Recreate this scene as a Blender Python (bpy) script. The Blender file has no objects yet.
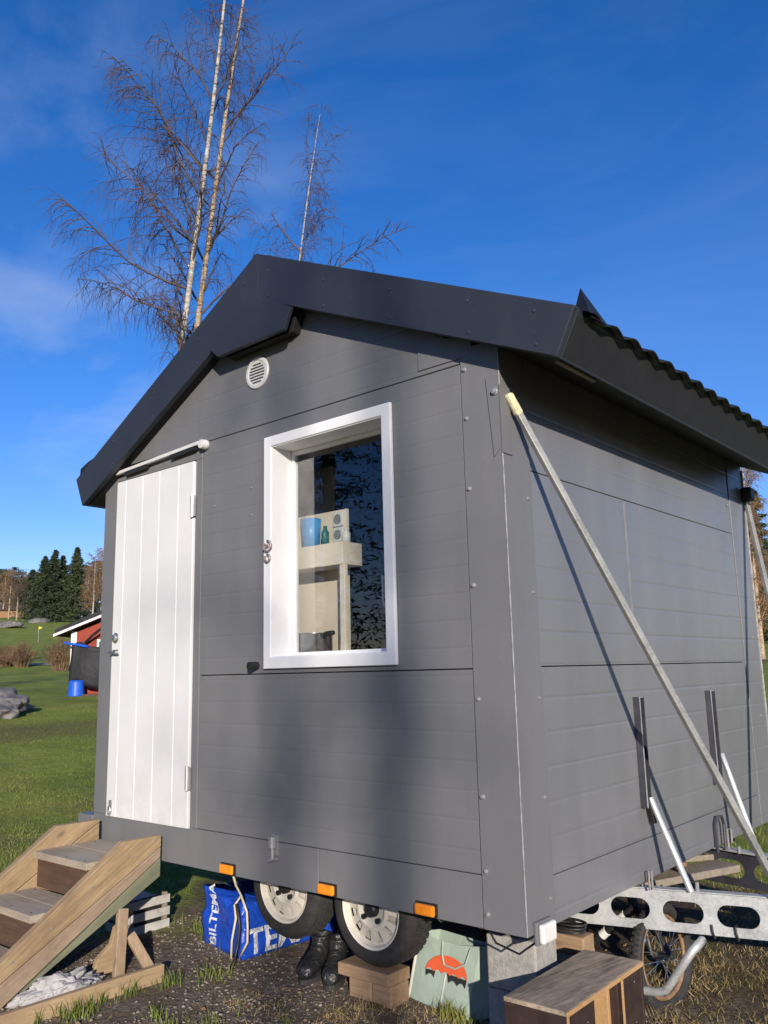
import bpy, bmesh, math, random
import numpy as np
from mathutils import Vector, Matrix, Quaternion

R_ = math.radians
scene = bpy.context.scene
COL = scene.collection
rnd = random.Random(7)

# ------------------------------------------------------------------ camera
CAM = Vector((1.7314, -2.7693, 0.9437))
RIGHT = Vector((0.7592102, 0.65042081, -0.02350852)).normalized()
BACK = Vector((0.63594507, -0.74902942, -0.18581927))
BACK = (BACK - RIGHT * BACK.dot(RIGHT)).normalized()
UP = BACK.cross(RIGHT)
cd = bpy.data.cameras.new('camera')
cd.sensor_fit = 'AUTO'
cd.sensor_width = 36.0
cd.lens = 36.0 * 843.0 / 1024.0
cd.clip_start = 0.05
cd.clip_end = 3000
co = bpy.data.objects.new('camera', cd)
COL.objects.link(co)
m = Matrix.Identity(4)
for i in range(3):
    m[i][0] = RIGHT[i]; m[i][1] = UP[i]; m[i][2] = BACK[i]; m[i][3] = CAM[i]
co.matrix_world = m
scene.camera = co

# ------------------------------------------------------------------ light
SUN = Vector((0.103, -0.096, 0.0375)).normalized()      # towards the sun
ELEV = math.asin(SUN.z)
w = bpy.data.worlds.new('World')
scene.world = w
w.use_nodes = True
nt = w.node_tree
for n in list(nt.nodes):
    nt.nodes.remove(n)
sky = nt.nodes.new('ShaderNodeTexSky')
sky.sky_type = 'NISHITA'
sky.sun_disc = False
sky.sun_elevation = ELEV
sky.sun_rotation = math.atan2(SUN.x, SUN.y)
sky.altitude = 100
sky.air_density = 1.0
sky.dust_density = 0.05
sky.ozone_density = 3.0
bg = nt.nodes.new('ShaderNodeBackground')
bg.inputs['Strength'].default_value = 0.12
out = nt.nodes.new('ShaderNodeOutputWorld')
tc = nt.nodes.new('ShaderNodeTexCoord')
mp = nt.nodes.new('ShaderNodeMapping')
mp.inputs['Rotation'].default_value = (0.25, 0.3, 0.5)
mp.inputs['Location'].default_value = (2.3, 0.7, 1.1)
mp.inputs['Scale'].default_value = (1.0, 2.2, 4.0)
nz = nt.nodes.new('ShaderNodeTexNoise')
nz.inputs['Scale'].default_value = 1.6
nz.inputs['Detail'].default_value = 7
nz.inputs['Roughness'].default_value = 0.55
nz.inputs['Distortion'].default_value = 0.5
cr = nt.nodes.new('ShaderNodeValToRGB')
cr.color_ramp.elements[0].position = 0.46
cr.color_ramp.elements[0].color = (0, 0, 0, 1)
cr.color_ramp.elements[1].position = 0.92
cr.color_ramp.elements[1].color = (0.33, 0.33, 0.33, 1)
hs = nt.nodes.new('ShaderNodeHueSaturation')
hs.inputs['Saturation'].default_value = 1.30
hs.inputs['Value'].default_value = 1.0
mx = nt.nodes.new('ShaderNodeMixRGB')
mx.inputs['Color2'].default_value = (4.6, 5.2, 6.2, 1)
nt.links.new(tc.outputs['Generated'], mp.inputs['Vector'])
nt.links.new(mp.outputs['Vector'], nz.inputs['Vector'])
nt.links.new(nz.outputs['Fac'], cr.inputs['Fac'])
nt.links.new(sky.outputs['Color'], hs.inputs['Color'])
tint = nt.nodes.new('ShaderNodeMixRGB')
tint.blend_type = 'MULTIPLY'
tint.inputs['Fac'].default_value = 1.0
tint.inputs['Color2'].default_value = (1.06, 0.885, 1.20, 1)
nt.links.new(hs.outputs['Color'], tint.inputs['Color1'])
nt.links.new(tint.outputs['Color'], mx.inputs['Color1'])
dp = nt.nodes.new('ShaderNodeVectorMath'); dp.operation = 'DOT_PRODUCT'
dp.inputs[1].default_value = (-0.87, 0.45, 0.19)
nt.links.new(tc.outputs['Generated'], dp.inputs[0])
mrg = nt.nodes.new('ShaderNodeMapRange'); mrg.interpolation_type = 'SMOOTHSTEP'
mrg.inputs['From Min'].default_value = 0.80; mrg.inputs['From Max'].default_value = 1.0
mrg.inputs['To Min'].default_value = 0.35; mrg.inputs['To Max'].default_value = 1.7
nt.links.new(dp.outputs['Value'], mrg.inputs['Value'])
ml = nt.nodes.new('ShaderNodeMath'); ml.operation = 'MULTIPLY'
nt.links.new(cr.outputs['Color'], ml.inputs[0]); nt.links.new(mrg.outputs[0], ml.inputs[1])
nt.links.new(ml.outputs[0], mx.inputs['Fac'])
nt.links.new(mx.outputs['Color'], bg.inputs['Color'])
nt.links.new(bg.outputs['Background'], out.inputs['Surface'])

sl = bpy.data.lights.new('sun', 'SUN')
sl.energy = 5.0
sl.angle = R_(0.53)
sl.color = (1.0, 0.91, 0.80)
so = bpy.data.objects.new('sun', sl)
COL.objects.link(so)
so.rotation_euler = SUN.to_track_quat('Z', 'Y').to_euler()
so.location = (10, -10, 12)
scene.view_settings.view_transform = 'Standard'
scene.view_settings.look = 'None'
scene.view_settings.exposure = 0.30
scene.view_settings.gamma = 1.0
scene.view_settings.use_curve_mapping = False
try:
    scene.cycles.use_denoising = True
    scene.cycles.max_bounces = 8
    scene.cycles.transparent_max_bounces = 12
except Exception:
    pass

# ------------------------------------------------------------------ materials
class NB:
    """tiny node-building helper"""
    def __init__(s, name):
        s.m = bpy.data.materials.new(name)
        s.m.use_nodes = True
        s.t = s.m.node_tree
        s.b = s.t.nodes['Principled BSDF']
        s.tc = s.t.nodes.new('ShaderNodeTexCoord')
        s.o = s.tc.outputs['Object']
    def n(s, typ, **kw):
        x = s.t.nodes.new(typ)
        for k, v in kw.items():
            if k in x.inputs.keys():
                x.inputs[k].default_value = v
            else:
                setattr(x, k, v)
        return x
    def l(s, a, b):
        s.t.links.new(a, b)
    def mapping(s, scale=(1, 1, 1), rot=(0, 0, 0), loc=(0, 0, 0), src=None):
        x = s.n('ShaderNodeMapping')
        x.inputs['Scale'].default_value = scale
        x.inputs['Rotation'].default_value = rot
        x.inputs['Location'].default_value = loc
        s.l(src or s.o, x.inputs['Vector'])
        return x.outputs['Vector']
    def noise(s, scale, detail=4, rough=0.55, vec=None, dist=0.0):
        x = s.n('ShaderNodeTexNoise')
        x.inputs['Scale'].default_value = scale
        x.inputs['Detail'].default_value = detail
        x.inputs['Roughness'].default_value = rough
        x.inputs['Distortion'].default_value = dist
        s.l(vec or s.o, x.inputs['Vector'])
        return x.outputs['Fac']
    def ramp(s, fac, stops):
        x = s.n('ShaderNodeValToRGB')
        e = x.color_ramp.elements
        while len(e) < len(stops):
            e.new(0.5)
        for k, (p, c) in enumerate(stops):
            e[k].position = p
            e[k].color = (*c, 1) if len(c) == 3 else c
        s.l(fac, x.inputs['Fac'])
        return x.outputs['Color']
    def mix(s, fac, a, b, mode='MIX'):
        x = s.n('ShaderNodeMixRGB')
        x.blend_type = mode
        for sock, v in (('Fac', fac), ('Color1', a), ('Color2', b)):
            if isinstance(v, (int, float)):
                x.inputs[sock].default_value = v
            elif isinstance(v, tuple):
                x.inputs[sock].default_value = (*v, 1)
            else:
                s.l(v, x.inputs[sock])
        return x.outputs['Color']
    def math(s, op, a, b=0.0, c=None):
        x = s.n('ShaderNodeMath')
        x.operation = op
        for k, v in enumerate((a, b, c)):
            if v is None:
                continue
            if isinstance(v, (int, float)):
                x.inputs[k].default_value = v
            else:
                s.l(v, x.inputs[k])
        return x.outputs[0]
    def bump(s, h, strength=0.3, dist=0.01):
        x = s.n('ShaderNodeBump')
        x.inputs['Strength'].default_value = strength
        x.inputs['Distance'].default_value = dist
        s.l(h, x.inputs['Height'])
        s.l(x.outputs['Normal'], s.b.inputs['Normal'])
        return x
    def col(s, c):
        if isinstance(c, tuple):
            s.b.inputs['Base Color'].default_value = (*c, 1)
        else:
            s.l(c, s.b.inputs['Base Color'])
    def rough(s, r):
        if isinstance(r, (int, float)):
            s.b.inputs['Roughness'].default_value = r
        else:
            s.l(r, s.b.inputs['Roughness'])
    def sep(s):
        x = s.n('ShaderNodeSeparateXYZ')
        s.l(s.o, x.inputs[0])
        return x.outputs

def rr(nb, fac, a, b):
    x = nb.n('ShaderNodeMapRange')
    x.inputs['To Min'].default_value = a
    x.inputs['To Max'].default_value = b
    nb.l(fac, x.inputs['Value'])
    return x.outputs[0]

def simple(name, c, rough=0.6, metal=0.0, var=0.18, scale=9.0, bump=0.0, bscale=60.0, spec=None):
    nb = NB(name)
    f = nb.noise(scale, 5, 0.6)
    lo = tuple(max(0, x * (1 - var)) for x in c)
    hi = tuple(x * (1 + var) for x in c)
    nb.col(nb.ramp(f, [(0.3, lo), (0.7, hi)]))
    nb.rough(rr(nb, nb.noise(scale * 2.3, 4), max(0.03, rough - 0.12), min(1, rough + 0.12)))
    nb.b.inputs['Metallic'].default_value = metal
    if spec is not None:
        nb.b.inputs['Specular IOR Level'].default_value = spec
    if bump:
        nb.bump(nb.noise(bscale, 5, 0.6), bump, 0.01)
    return nb.m

def paint(name, c, pitch=0.0, phase=0.0, rough=0.42):
    """coated sheet siding: faint pressed lines, dirt film, slight streaks"""
    nb = NB(name)
    big = nb.noise(1.1, 4, 0.6)
    streak = nb.noise(1.0, 5, 0.6, nb.mapping((5.0, 5.0, 0.5)))
    fine = nb.noise(45, 4, 0.65)
    f = nb.math('ADD', nb.math('MULTIPLY', big, 0.4), nb.math('MULTIPLY', streak, 0.45))
    f = nb.math('ADD', f, nb.math('MULTIPLY', fine, 0.15))
    nb.col(nb.ramp(f, [(0.30, tuple(x * 0.84 for x in c)), (0.5, c), (0.72, (c[0] * 1.2, c[1] * 1.18, c[2] * 1.15))]))
    base_col = nb.b.inputs['Base Color'].links[0].from_socket
    run = nb.ramp(nb.noise(1.0, 6, 0.7, nb.mapping((3.2, 3.2, 0.28), loc=(4.1, 2.2, 0))), [(0.60, (0, 0, 0)), (0.74, (1, 1, 1))])
    spl = nb.ramp(nb.noise(34, 5, 0.75), [(0.63, (0, 0, 0)), (0.72, (1, 1, 1))])
    nb.col(nb.mix(nb.math('MULTIPLY', spl, 0.16), nb.mix(nb.math('MULTIPLY', run, 0.22), base_col, tuple(x * 0.55 for x in c)), (0.30, 0.28, 0.25)))
    nb.rough(rr(nb, nb.noise(2.2, 6, 0.75), rough - 0.14, rough + 0.22))
    # hand-fitted sheet is never quite flat
    wob = nb.math('MULTIPLY', nb.noise(2.2, 2, 0.5), 2.2)
    h = nb.math('ADD', wob, nb.math('MULTIPLY', nb.noise(190, 2, 0.5), 0.035))
    if pitch:
        z = nb.sep()[2]
        t = nb.math('FRACT', nb.math('DIVIDE', nb.math('ADD', z, phase), pitch), 0)
        d = nb.math('ABSOLUTE', nb.math('SUBTRACT', t, 0.5), 0)
        g = nb.n('ShaderNodeMapRange')
        g.interpolation_type = 'SMOOTHSTEP'
        g.inputs['From Min'].default_value = 0.0
        g.inputs['From Max'].default_value = 0.085
        nb.l(d, g.inputs['Value'])
        h = nb.math('ADD', h, nb.math('MULTIPLY', g.outputs[0], nb.math('MULTIPLY', nb.noise(0.9, 2), 0.46)))
    nb.bump(h, 0.55, 0.008)
    return nb.m

def wood(name, c1, c2, rot=(0, 0, 0), stretch=(1, 14, 14), knots=True, rough=0.75, grey=None):
    """grain runs along local X after ROT"""
    nb = NB(name)
    v = nb.mapping((1, 1, 1), rot)
    v2 = nb.mapping(stretch, (0, 0, 0), src=v)
    g = nb.noise(3.2, 8, 0.7, v2, 0.5)
    fine = nb.noise(9.0, 6, 0.75, v2)
    blot = nb.noise(5.0, 4, 0.6, v)
    f = nb.math('ADD', nb.math('MULTIPLY', g, 0.40), nb.math('ADD', nb.math('MULTIPLY', fine, 0.38), nb.math('MULTIPLY', blot, 0.22)))
    colr = nb.ramp(f, [(0.40, c2), (0.50, tuple((a + b) / 2 for a, b in zip(c1, c2))), (0.59, c1)])
    dirt = nb.ramp(nb.noise(1.7, 6, 0.7), [(0.45, (0, 0, 0)), (0.72, (1, 1, 1))])
    colr = nb.mix(nb.math('MULTIPLY', dirt, 0.55), colr, tuple(x * 0.55 for x in c2))
    if knots:
        vo = nb.n('ShaderNodeTexVoronoi')
        vo.inputs['Scale'].default_value = 4.0
        nb.l(nb.mapping((0.8, 2.2, 2.2), (0, 0, 0), src=v), vo.inputs['Vector'])
        k = nb.ramp(vo.outputs['Distance'], [(0.05, (1, 1, 1)), (0.13, (0, 0, 0))])
        colr = nb.mix(nb.math('MULTIPLY', k, 0.6), colr, tuple(x * 0.4 for x in c2))
    if grey:
        p = nb.ramp(nb.noise(2.6, 5, 0.65, nb.mapping((1, 3, 3), src=v)), [(0.42, (0, 0, 0)), (0.62, (1, 1, 1))])
        colr = nb.mix(p, colr, grey)
    nb.col(colr)
    nb.rough(rough)
    nb.bump(f, 0.5, 0.004)
    return nb.m

GREY = (0.148, 0.149, 0.152)
M = {}
M['siding'] = paint('grey_siding_front', GREY, 0.1083, 0.0)
M['siding_side'] = paint('grey_siding_side', (0.160, 0.162, 0.169), 0.13, 0.02, rough=0.33)  # lighter, bluer grey than the front: sky sheen put into the colour
M['siding_side'].node_tree.nodes['Principled BSDF'].inputs['Specular IOR Level'].default_value = 0.75
M['grey'] = paint('grey_trim_paint', GREY)
M['grey_edge'] = simple('worn_light_edge', (0.27, 0.265, 0.26), 0.5, var=0.35, scale=30)
M['dark_gap'] = simple('dark_gap', (0.015, 0.015, 0.016), 0.8)
M['roof_trim'] = paint('dark_slate_trim', (0.025, 0.029, 0.039), rough=0.40)
M['soffit'] = simple('black_soffit', (0.012, 0.012, 0.013), 0.7)  # black paint, kept extra dark for the unlit underside
M['roof_sheet'] = simple('black_roof_sheet', (0.014, 0.015, 0.017), 0.38, var=0.3)
def white_paint(name, c=(0.67, 0.667, 0.65)):
    nb = NB(name)
    f = nb.noise(3.5, 6, 0.65)
    colr = nb.ramp(f, [(0.3, tuple(x * 0.92 for x in c)), (0.65, c)])
    dirt = nb.ramp(nb.noise(26, 5, 0.7), [(0.66, (0, 0, 0)), (0.80, (1, 1, 1))])
    nb.col(nb.mix(nb.math('MULTIPLY', dirt, 0.22), colr, (0.40, 0.37, 0.32)))
    z = nb.sep()[2]
    foot = nb.math('MULTIPLY', nb.math('SUBTRACT', 1.0, nb.math('MINIMUM', nb.math('DIVIDE', nb.math('ABSOLUTE', nb.math('SUBTRACT', z, 0.16)), 0.32), 1.0)), nb.ramp(nb.noise(9, 6, 0.75), [(0.42, (0, 0, 0)), (0.62, (1, 1, 1))]))
    nb.col(nb.mix(nb.math('MULTIPLY', foot, 0.22), nb.b.inputs['Base Color'].links[0].from_socket, (0.33, 0.28, 0.21)))
    nb.rough(rr(nb, f, 0.33, 0.55))
    nb.bump(nb.noise(8.0, 3, 0.5, nb.mapping((6, 6, 0.6))), 0.12, 0.004)
    return nb.m
M['white'] = white_paint('white_paint')
M['white_frame'] = simple('white_gloss_paint', (0.80, 0.79, 0.77), 0.38, var=0.04, scale=6, bump=0.08, bscale=20)
M['dull_white'] = simple('dull_old_white_paint', (0.40, 0.385, 0.35), 0.75, var=0.25, scale=20)
M['white_plastic'] = simple('white_plastic', (0.60, 0.595, 0.57), 0.4, var=0.06)
M['rim'] = simple('rim_white', (0.66, 0.61, 0.52), 0.45, var=0.12, scale=14)
M['black'] = simple('black_metal', (0.016, 0.016, 0.017), 0.5, var=0.3)
M['rubber'] = simple('rubber', (0.026, 0.025, 0.024), 0.8, var=0.35, scale=25, bump=0.3)
def galv(name, c, rough, spangle=110):
    nb = NB(name)
    vo = nb.n('ShaderNodeTexVoronoi')
    vo.inputs['Scale'].default_value = spangle
    nb.l(nb.o, vo.inputs['Vector'])
    f = nb.math('ADD', nb.math('MULTIPLY', vo.outputs['Color'], 0.18), nb.math('MULTIPLY', nb.noise(7, 6, 0.7), 0.82))
    colr = nb.ramp(f, [(0.28, tuple(x * 0.62 for x in c)), (0.5, c), (0.75, tuple(min(1, x * 1.25) for x in c))])
    rust = nb.ramp(nb.noise(11, 6, 0.75), [(0.66, (0, 0, 0)), (0.76, (1, 1, 1))])
    nb.col(nb.mix(nb.math('MULTIPLY', rust, 0.55), colr, (0.19, 0.12, 0.06)))
    nb.rough(rr(nb, f, rough - 0.1, rough + 0.15))
    nb.b.inputs['Metallic'].default_value = 0.55
    nb.bump(nb.noise(40, 4), 0.1, 0.004)
    return nb.m
M['galv'] = galv('galvanised_steel', (0.52, 0.53, 0.52), 0.45)
M['galv_old'] = galv('old_galvanised_steel', (0.36, 0.36, 0.33), 0.55)
M['steel_dark'] = simple('dark_steel', (0.065, 0.066, 0.08), 0.42, metal=0.4, var=0.3)
M['steel'] = simple('bright_steel', (0.55, 0.54, 0.52), 0.3, metal=0.9)
M['bolt'] = simple('bolt_steel', (0.40, 0.39, 0.38), 0.4, metal=0.6)
nb = NB('amber_lens')
nb.col(nb.ramp(nb.noise(30, 3), [(0.3, (0.75, 0.20, 0.01)), (0.7, (0.90, 0.30, 0.02))]))
nb.rough(0.2)
vv = nb.math('SINE', nb.math('MULTIPLY', nb.sep()[0], 700.0))
nb.bump(vv, 0.2, 0.002)
M['amber'] = nb.m
M['lens_white'] = simple('clear_lens', (0.70, 0.68, 0.62), 0.2, var=0.08)
M['beige'] = simple('beige_board', (0.72, 0.61, 0.50), 0.6, var=0.05)
M['room'] = simple('room_lining', (0.022, 0.021, 0.02), 0.8)  # near-black colour stands in for the unlit room
M['blue_cup'] = simple('blue_plastic', (0.06, 0.26, 0.55), 0.4)
M['pot'] = simple('pot_steel', (0.33, 0.32, 0.32), 0.25, metal=0.9)
# glass
nb = NB('window_glass')
fr = nb.n('ShaderNodeFresnel')
fr.inputs['IOR'].default_value = 1.45
tr = nb.n('ShaderNodeBsdfTransparent')
tr.inputs['Color'].default_value = (0.93, 0.95, 0.94, 1)
gl = nb.n('ShaderNodeBsdfGlossy')
gl.inputs['Roughness'].default_value = 0.0
bpn = nb.n('ShaderNodeBump')
bpn.inputs['Strength'].default_value = 0.04
bpn.inputs['Distance'].default_value = 0.02
nb.l(nb.noise(2.5, 2), bpn.inputs['Height'])
nb.l(bpn.outputs['Normal'], gl.inputs['Normal'])
ms = nb.n('ShaderNodeMixShader')
geo = nb.n('ShaderNodeNewGeometry')
k = nb.math('MINIMUM', nb.math('MULTIPLY', fr.outputs[0], 3.0), 1.0)
k = nb.math('MULTIPLY', k, nb.math('SUBTRACT', 1.0, geo.outputs['Backfacing']))
nb.l(k, ms.inputs[0]); nb.l(tr.outputs[0], ms.inputs[1]); nb.l(gl.outputs[0], ms.inputs[2])
nb.l(ms.outputs[0], nb.t.nodes['Material Output'].inputs['Surface'])
M['glass'] = nb.m

SL = math.atan(0.62)
M['wood_gold'] = wood('golden_timber', (0.40, 0.285, 0.155), (0.22, 0.15, 0.08), (-SL, 0, R_(90)))
M['wood_greybrown'] = wood('weathered_timber', (0.36, 0.265, 0.18), (0.23, 0.16, 0.105), (-SL, 0, R_(90)), knots=False)
M['wood_green'] = wood('green_stained_timber', (0.20, 0.20, 0.125), (0.13, 0.14, 0.085), (-SL, 0, R_(90)), knots=False)
M['tread'] = wood('grey_tread', (0.40, 0.32, 0.235), (0.25, 0.19, 0.135), (0, 0, 0), (1.2, 16, 16), False, 0.85, grey=(0.33, 0.285, 0.23))
M['riser'] = wood('brown_riser', (0.105, 0.058, 0.034), (0.06, 0.033, 0.021), (0, 0, 0), (1, 10, 10), False)
M['plank_y'] = wood('plank_along', (0.42, 0.30, 0.17), (0.27, 0.18, 0.10), (0, 0, R_(90)))
M['plank_x'] = wood('plank_across', (0.36, 0.24, 0.14), (0.22, 0.14, 0.08), (0, 0, 0))
M['plank_z'] = wood('plank_upright', (0.40, 0.29, 0.18), (0.26, 0.18, 0.11), (0, R_(90), 0))
M['plank_grey'] = wood('grey_plank', (0.30, 0.25, 0.19), (0.19, 0.155, 0.12), (0, 0, R_(52)), (1, 9, 9), False)
M['plank_rust'] = wood('red_brown_plank', (0.26, 0.13, 0.06), (0.15, 0.075, 0.04), (0, 0, R_(52)), (1, 9, 9), False)
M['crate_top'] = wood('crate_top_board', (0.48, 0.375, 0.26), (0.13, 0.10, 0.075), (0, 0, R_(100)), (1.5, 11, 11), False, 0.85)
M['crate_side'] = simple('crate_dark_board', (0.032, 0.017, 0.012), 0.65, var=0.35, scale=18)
M['ply_edge'] = wood('raw_ply_edge', (0.50, 0.31, 0.14), (0.34, 0.19, 0.08), (0, 0, R_(100)), (1, 30, 30), False)
M['concrete'] = simple('concrete', (0.30, 0.285, 0.26), 0.9, var=0.22, scale=40, bump=0.5, bscale=90)
def cloth(name, c, rough=0.5, wr=12, strength=0.5, var=0.08):
    nb = NB(name)
    nb.col(nb.ramp(nb.noise(6, 4), [(0.3, tuple(x * (1 - var) for x in c)), (0.7, tuple(x * (1 + var) for x in c))]))
    nb.rough(rough)
    a = nb.noise(wr, 3, 0.5, None, 1.2)
    nb.bump(a, strength, 0.03)
    return nb.m
M['bag_blue'] = cloth('blue_woven_plastic', (0.010, 0.060, 0.42), 0.35, 11, 0.6)
M['bag_white'] = cloth('white_print', (0.72, 0.74, 0.78), 0.4, 11, 0.3)
M['bag_sage'] = cloth('sage_woven_plastic', (0.30, 0.37, 0.31), 0.5, 7, 0.25)
M['bag_teal'] = cloth('teal_plastic', (0.02, 0.12, 0.12), 0.4, 9, 0.5)
M['print_red'] = simple('print_red', (0.62, 0.10, 0.035), 0.5, var=0.12)
M['print_black'] = simple('print_black', (0.02, 0.02, 0.02), 0.5)
M['print_cream'] = simple('print_cream', (0.62, 0.60, 0.52), 0.5)
M['rag'] = cloth('grey_rag', (0.36, 0.35, 0.34), 0.8, 9, 0.9)
M['leather'] = cloth('black_leather', (0.016, 0.016, 0.016), 0.42, 20, 0.6, 0.3)
M['cord'] = simple('pale_cord', (0.52, 0.46, 0.34), 0.8)
M['red_wall'] = wood('falu_red_boards', (0.30, 0.045, 0.022), (0.22, 0.032, 0.017), (0, R_(90), 0), (1, 12, 12), False)
M['shed_roof'] = simple('shed_roof_felt', (0.02, 0.02, 0.021), 0.85, var=0.3)
M['shed_white'] = simple('shed_white', (0.72, 0.70, 0.66), 0.6)
M['tarp'] = cloth('black_tarp', (0.012, 0.012, 0.014), 0.7, 4, 0.8)
M['tub'] = simple('blue_tub', (0.01, 0.09, 0.55), 0.45)
M['rock'] = simple('granite', (0.145, 0.135, 0.125), 0.9, var=0.6, scale=3.2, bump=0.8, bscale=5)
def bark_birch():
    nb = NB('birch_bark')
    a = nb.noise(5.0, 6, 0.75, nb.mapping((1, 1, 3.2)))
    colr = nb.ramp(a, [(0.38, (0.035, 0.03, 0.026)), (0.48, (0.30, 0.26, 0.21)), (0.62, (0.52, 0.48, 0.42))])
    nb.col(colr)
    nb.rough(0.8)
    nb.bump(a, 0.5, 0.02)
    return nb.m
M['birch'] = bark_birch()
def bark_birch_tan():
    nb = NB('tan_birch_bark')
    a = nb.noise(5.0, 6, 0.75, nb.mapping((1, 1, 3.2)))
    nb.col(nb.ramp(a, [(0.36, (0.05, 0.035, 0.025)), (0.5, (0.36, 0.26, 0.16)), (0.66, (0.52, 0.41, 0.28))]))
    nb.rough(0.8)
    return nb.m
M['birch_tan'] = bark_birch_tan()
M['twig'] = simple('birch_twig', (0.088, 0.058, 0.050), 0.8, var=0.4, scale=1.5)
M['twig_tan'] = simple('tan_twig', (0.21, 0.125, 0.065), 0.8, var=0.45, scale=1.2)
M['twig_dark'] = simple('bare_branch', (0.085, 0.065, 0.048), 0.85, var=0.4, scale=0.4)
M['pine_bark'] = simple('pine_bark', (0.20, 0.095, 0.05), 0.9, var=0.4, scale=3)
def needles(name, c):
    nb = NB(name)
    f = nb.noise(0.55, 5, 0.7)
    nb.col(nb.ramp(f, [(0.3, tuple(x * 0.55 for x in c)), (0.5, c), (0.72, (c[0] * 1.8, c[1] * 1.55, c[2] * 1.3))]))
    nb.rough(0.75)
    return nb.m
M['spruce'] = needles('spruce_needles', (0.026, 0.042, 0.014))
M['pine'] = needles('pine_needles', (0.034, 0.050, 0.018))
M['shrub'] = simple('brown_shrub', (0.17, 0.105, 0.055), 0.85, var=0.45, scale=1.0)
M['cottage_wall'] = simple('cottage_wall', (0.24, 0.13, 0.06), 0.8)
M['cottage_roof'] = simple('cottage_roof', (0.07, 0.05, 0.045), 0.8)
M['yellow'] = simple('yellow_flag', (0.70, 0.55, 0.03), 0.6)

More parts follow.
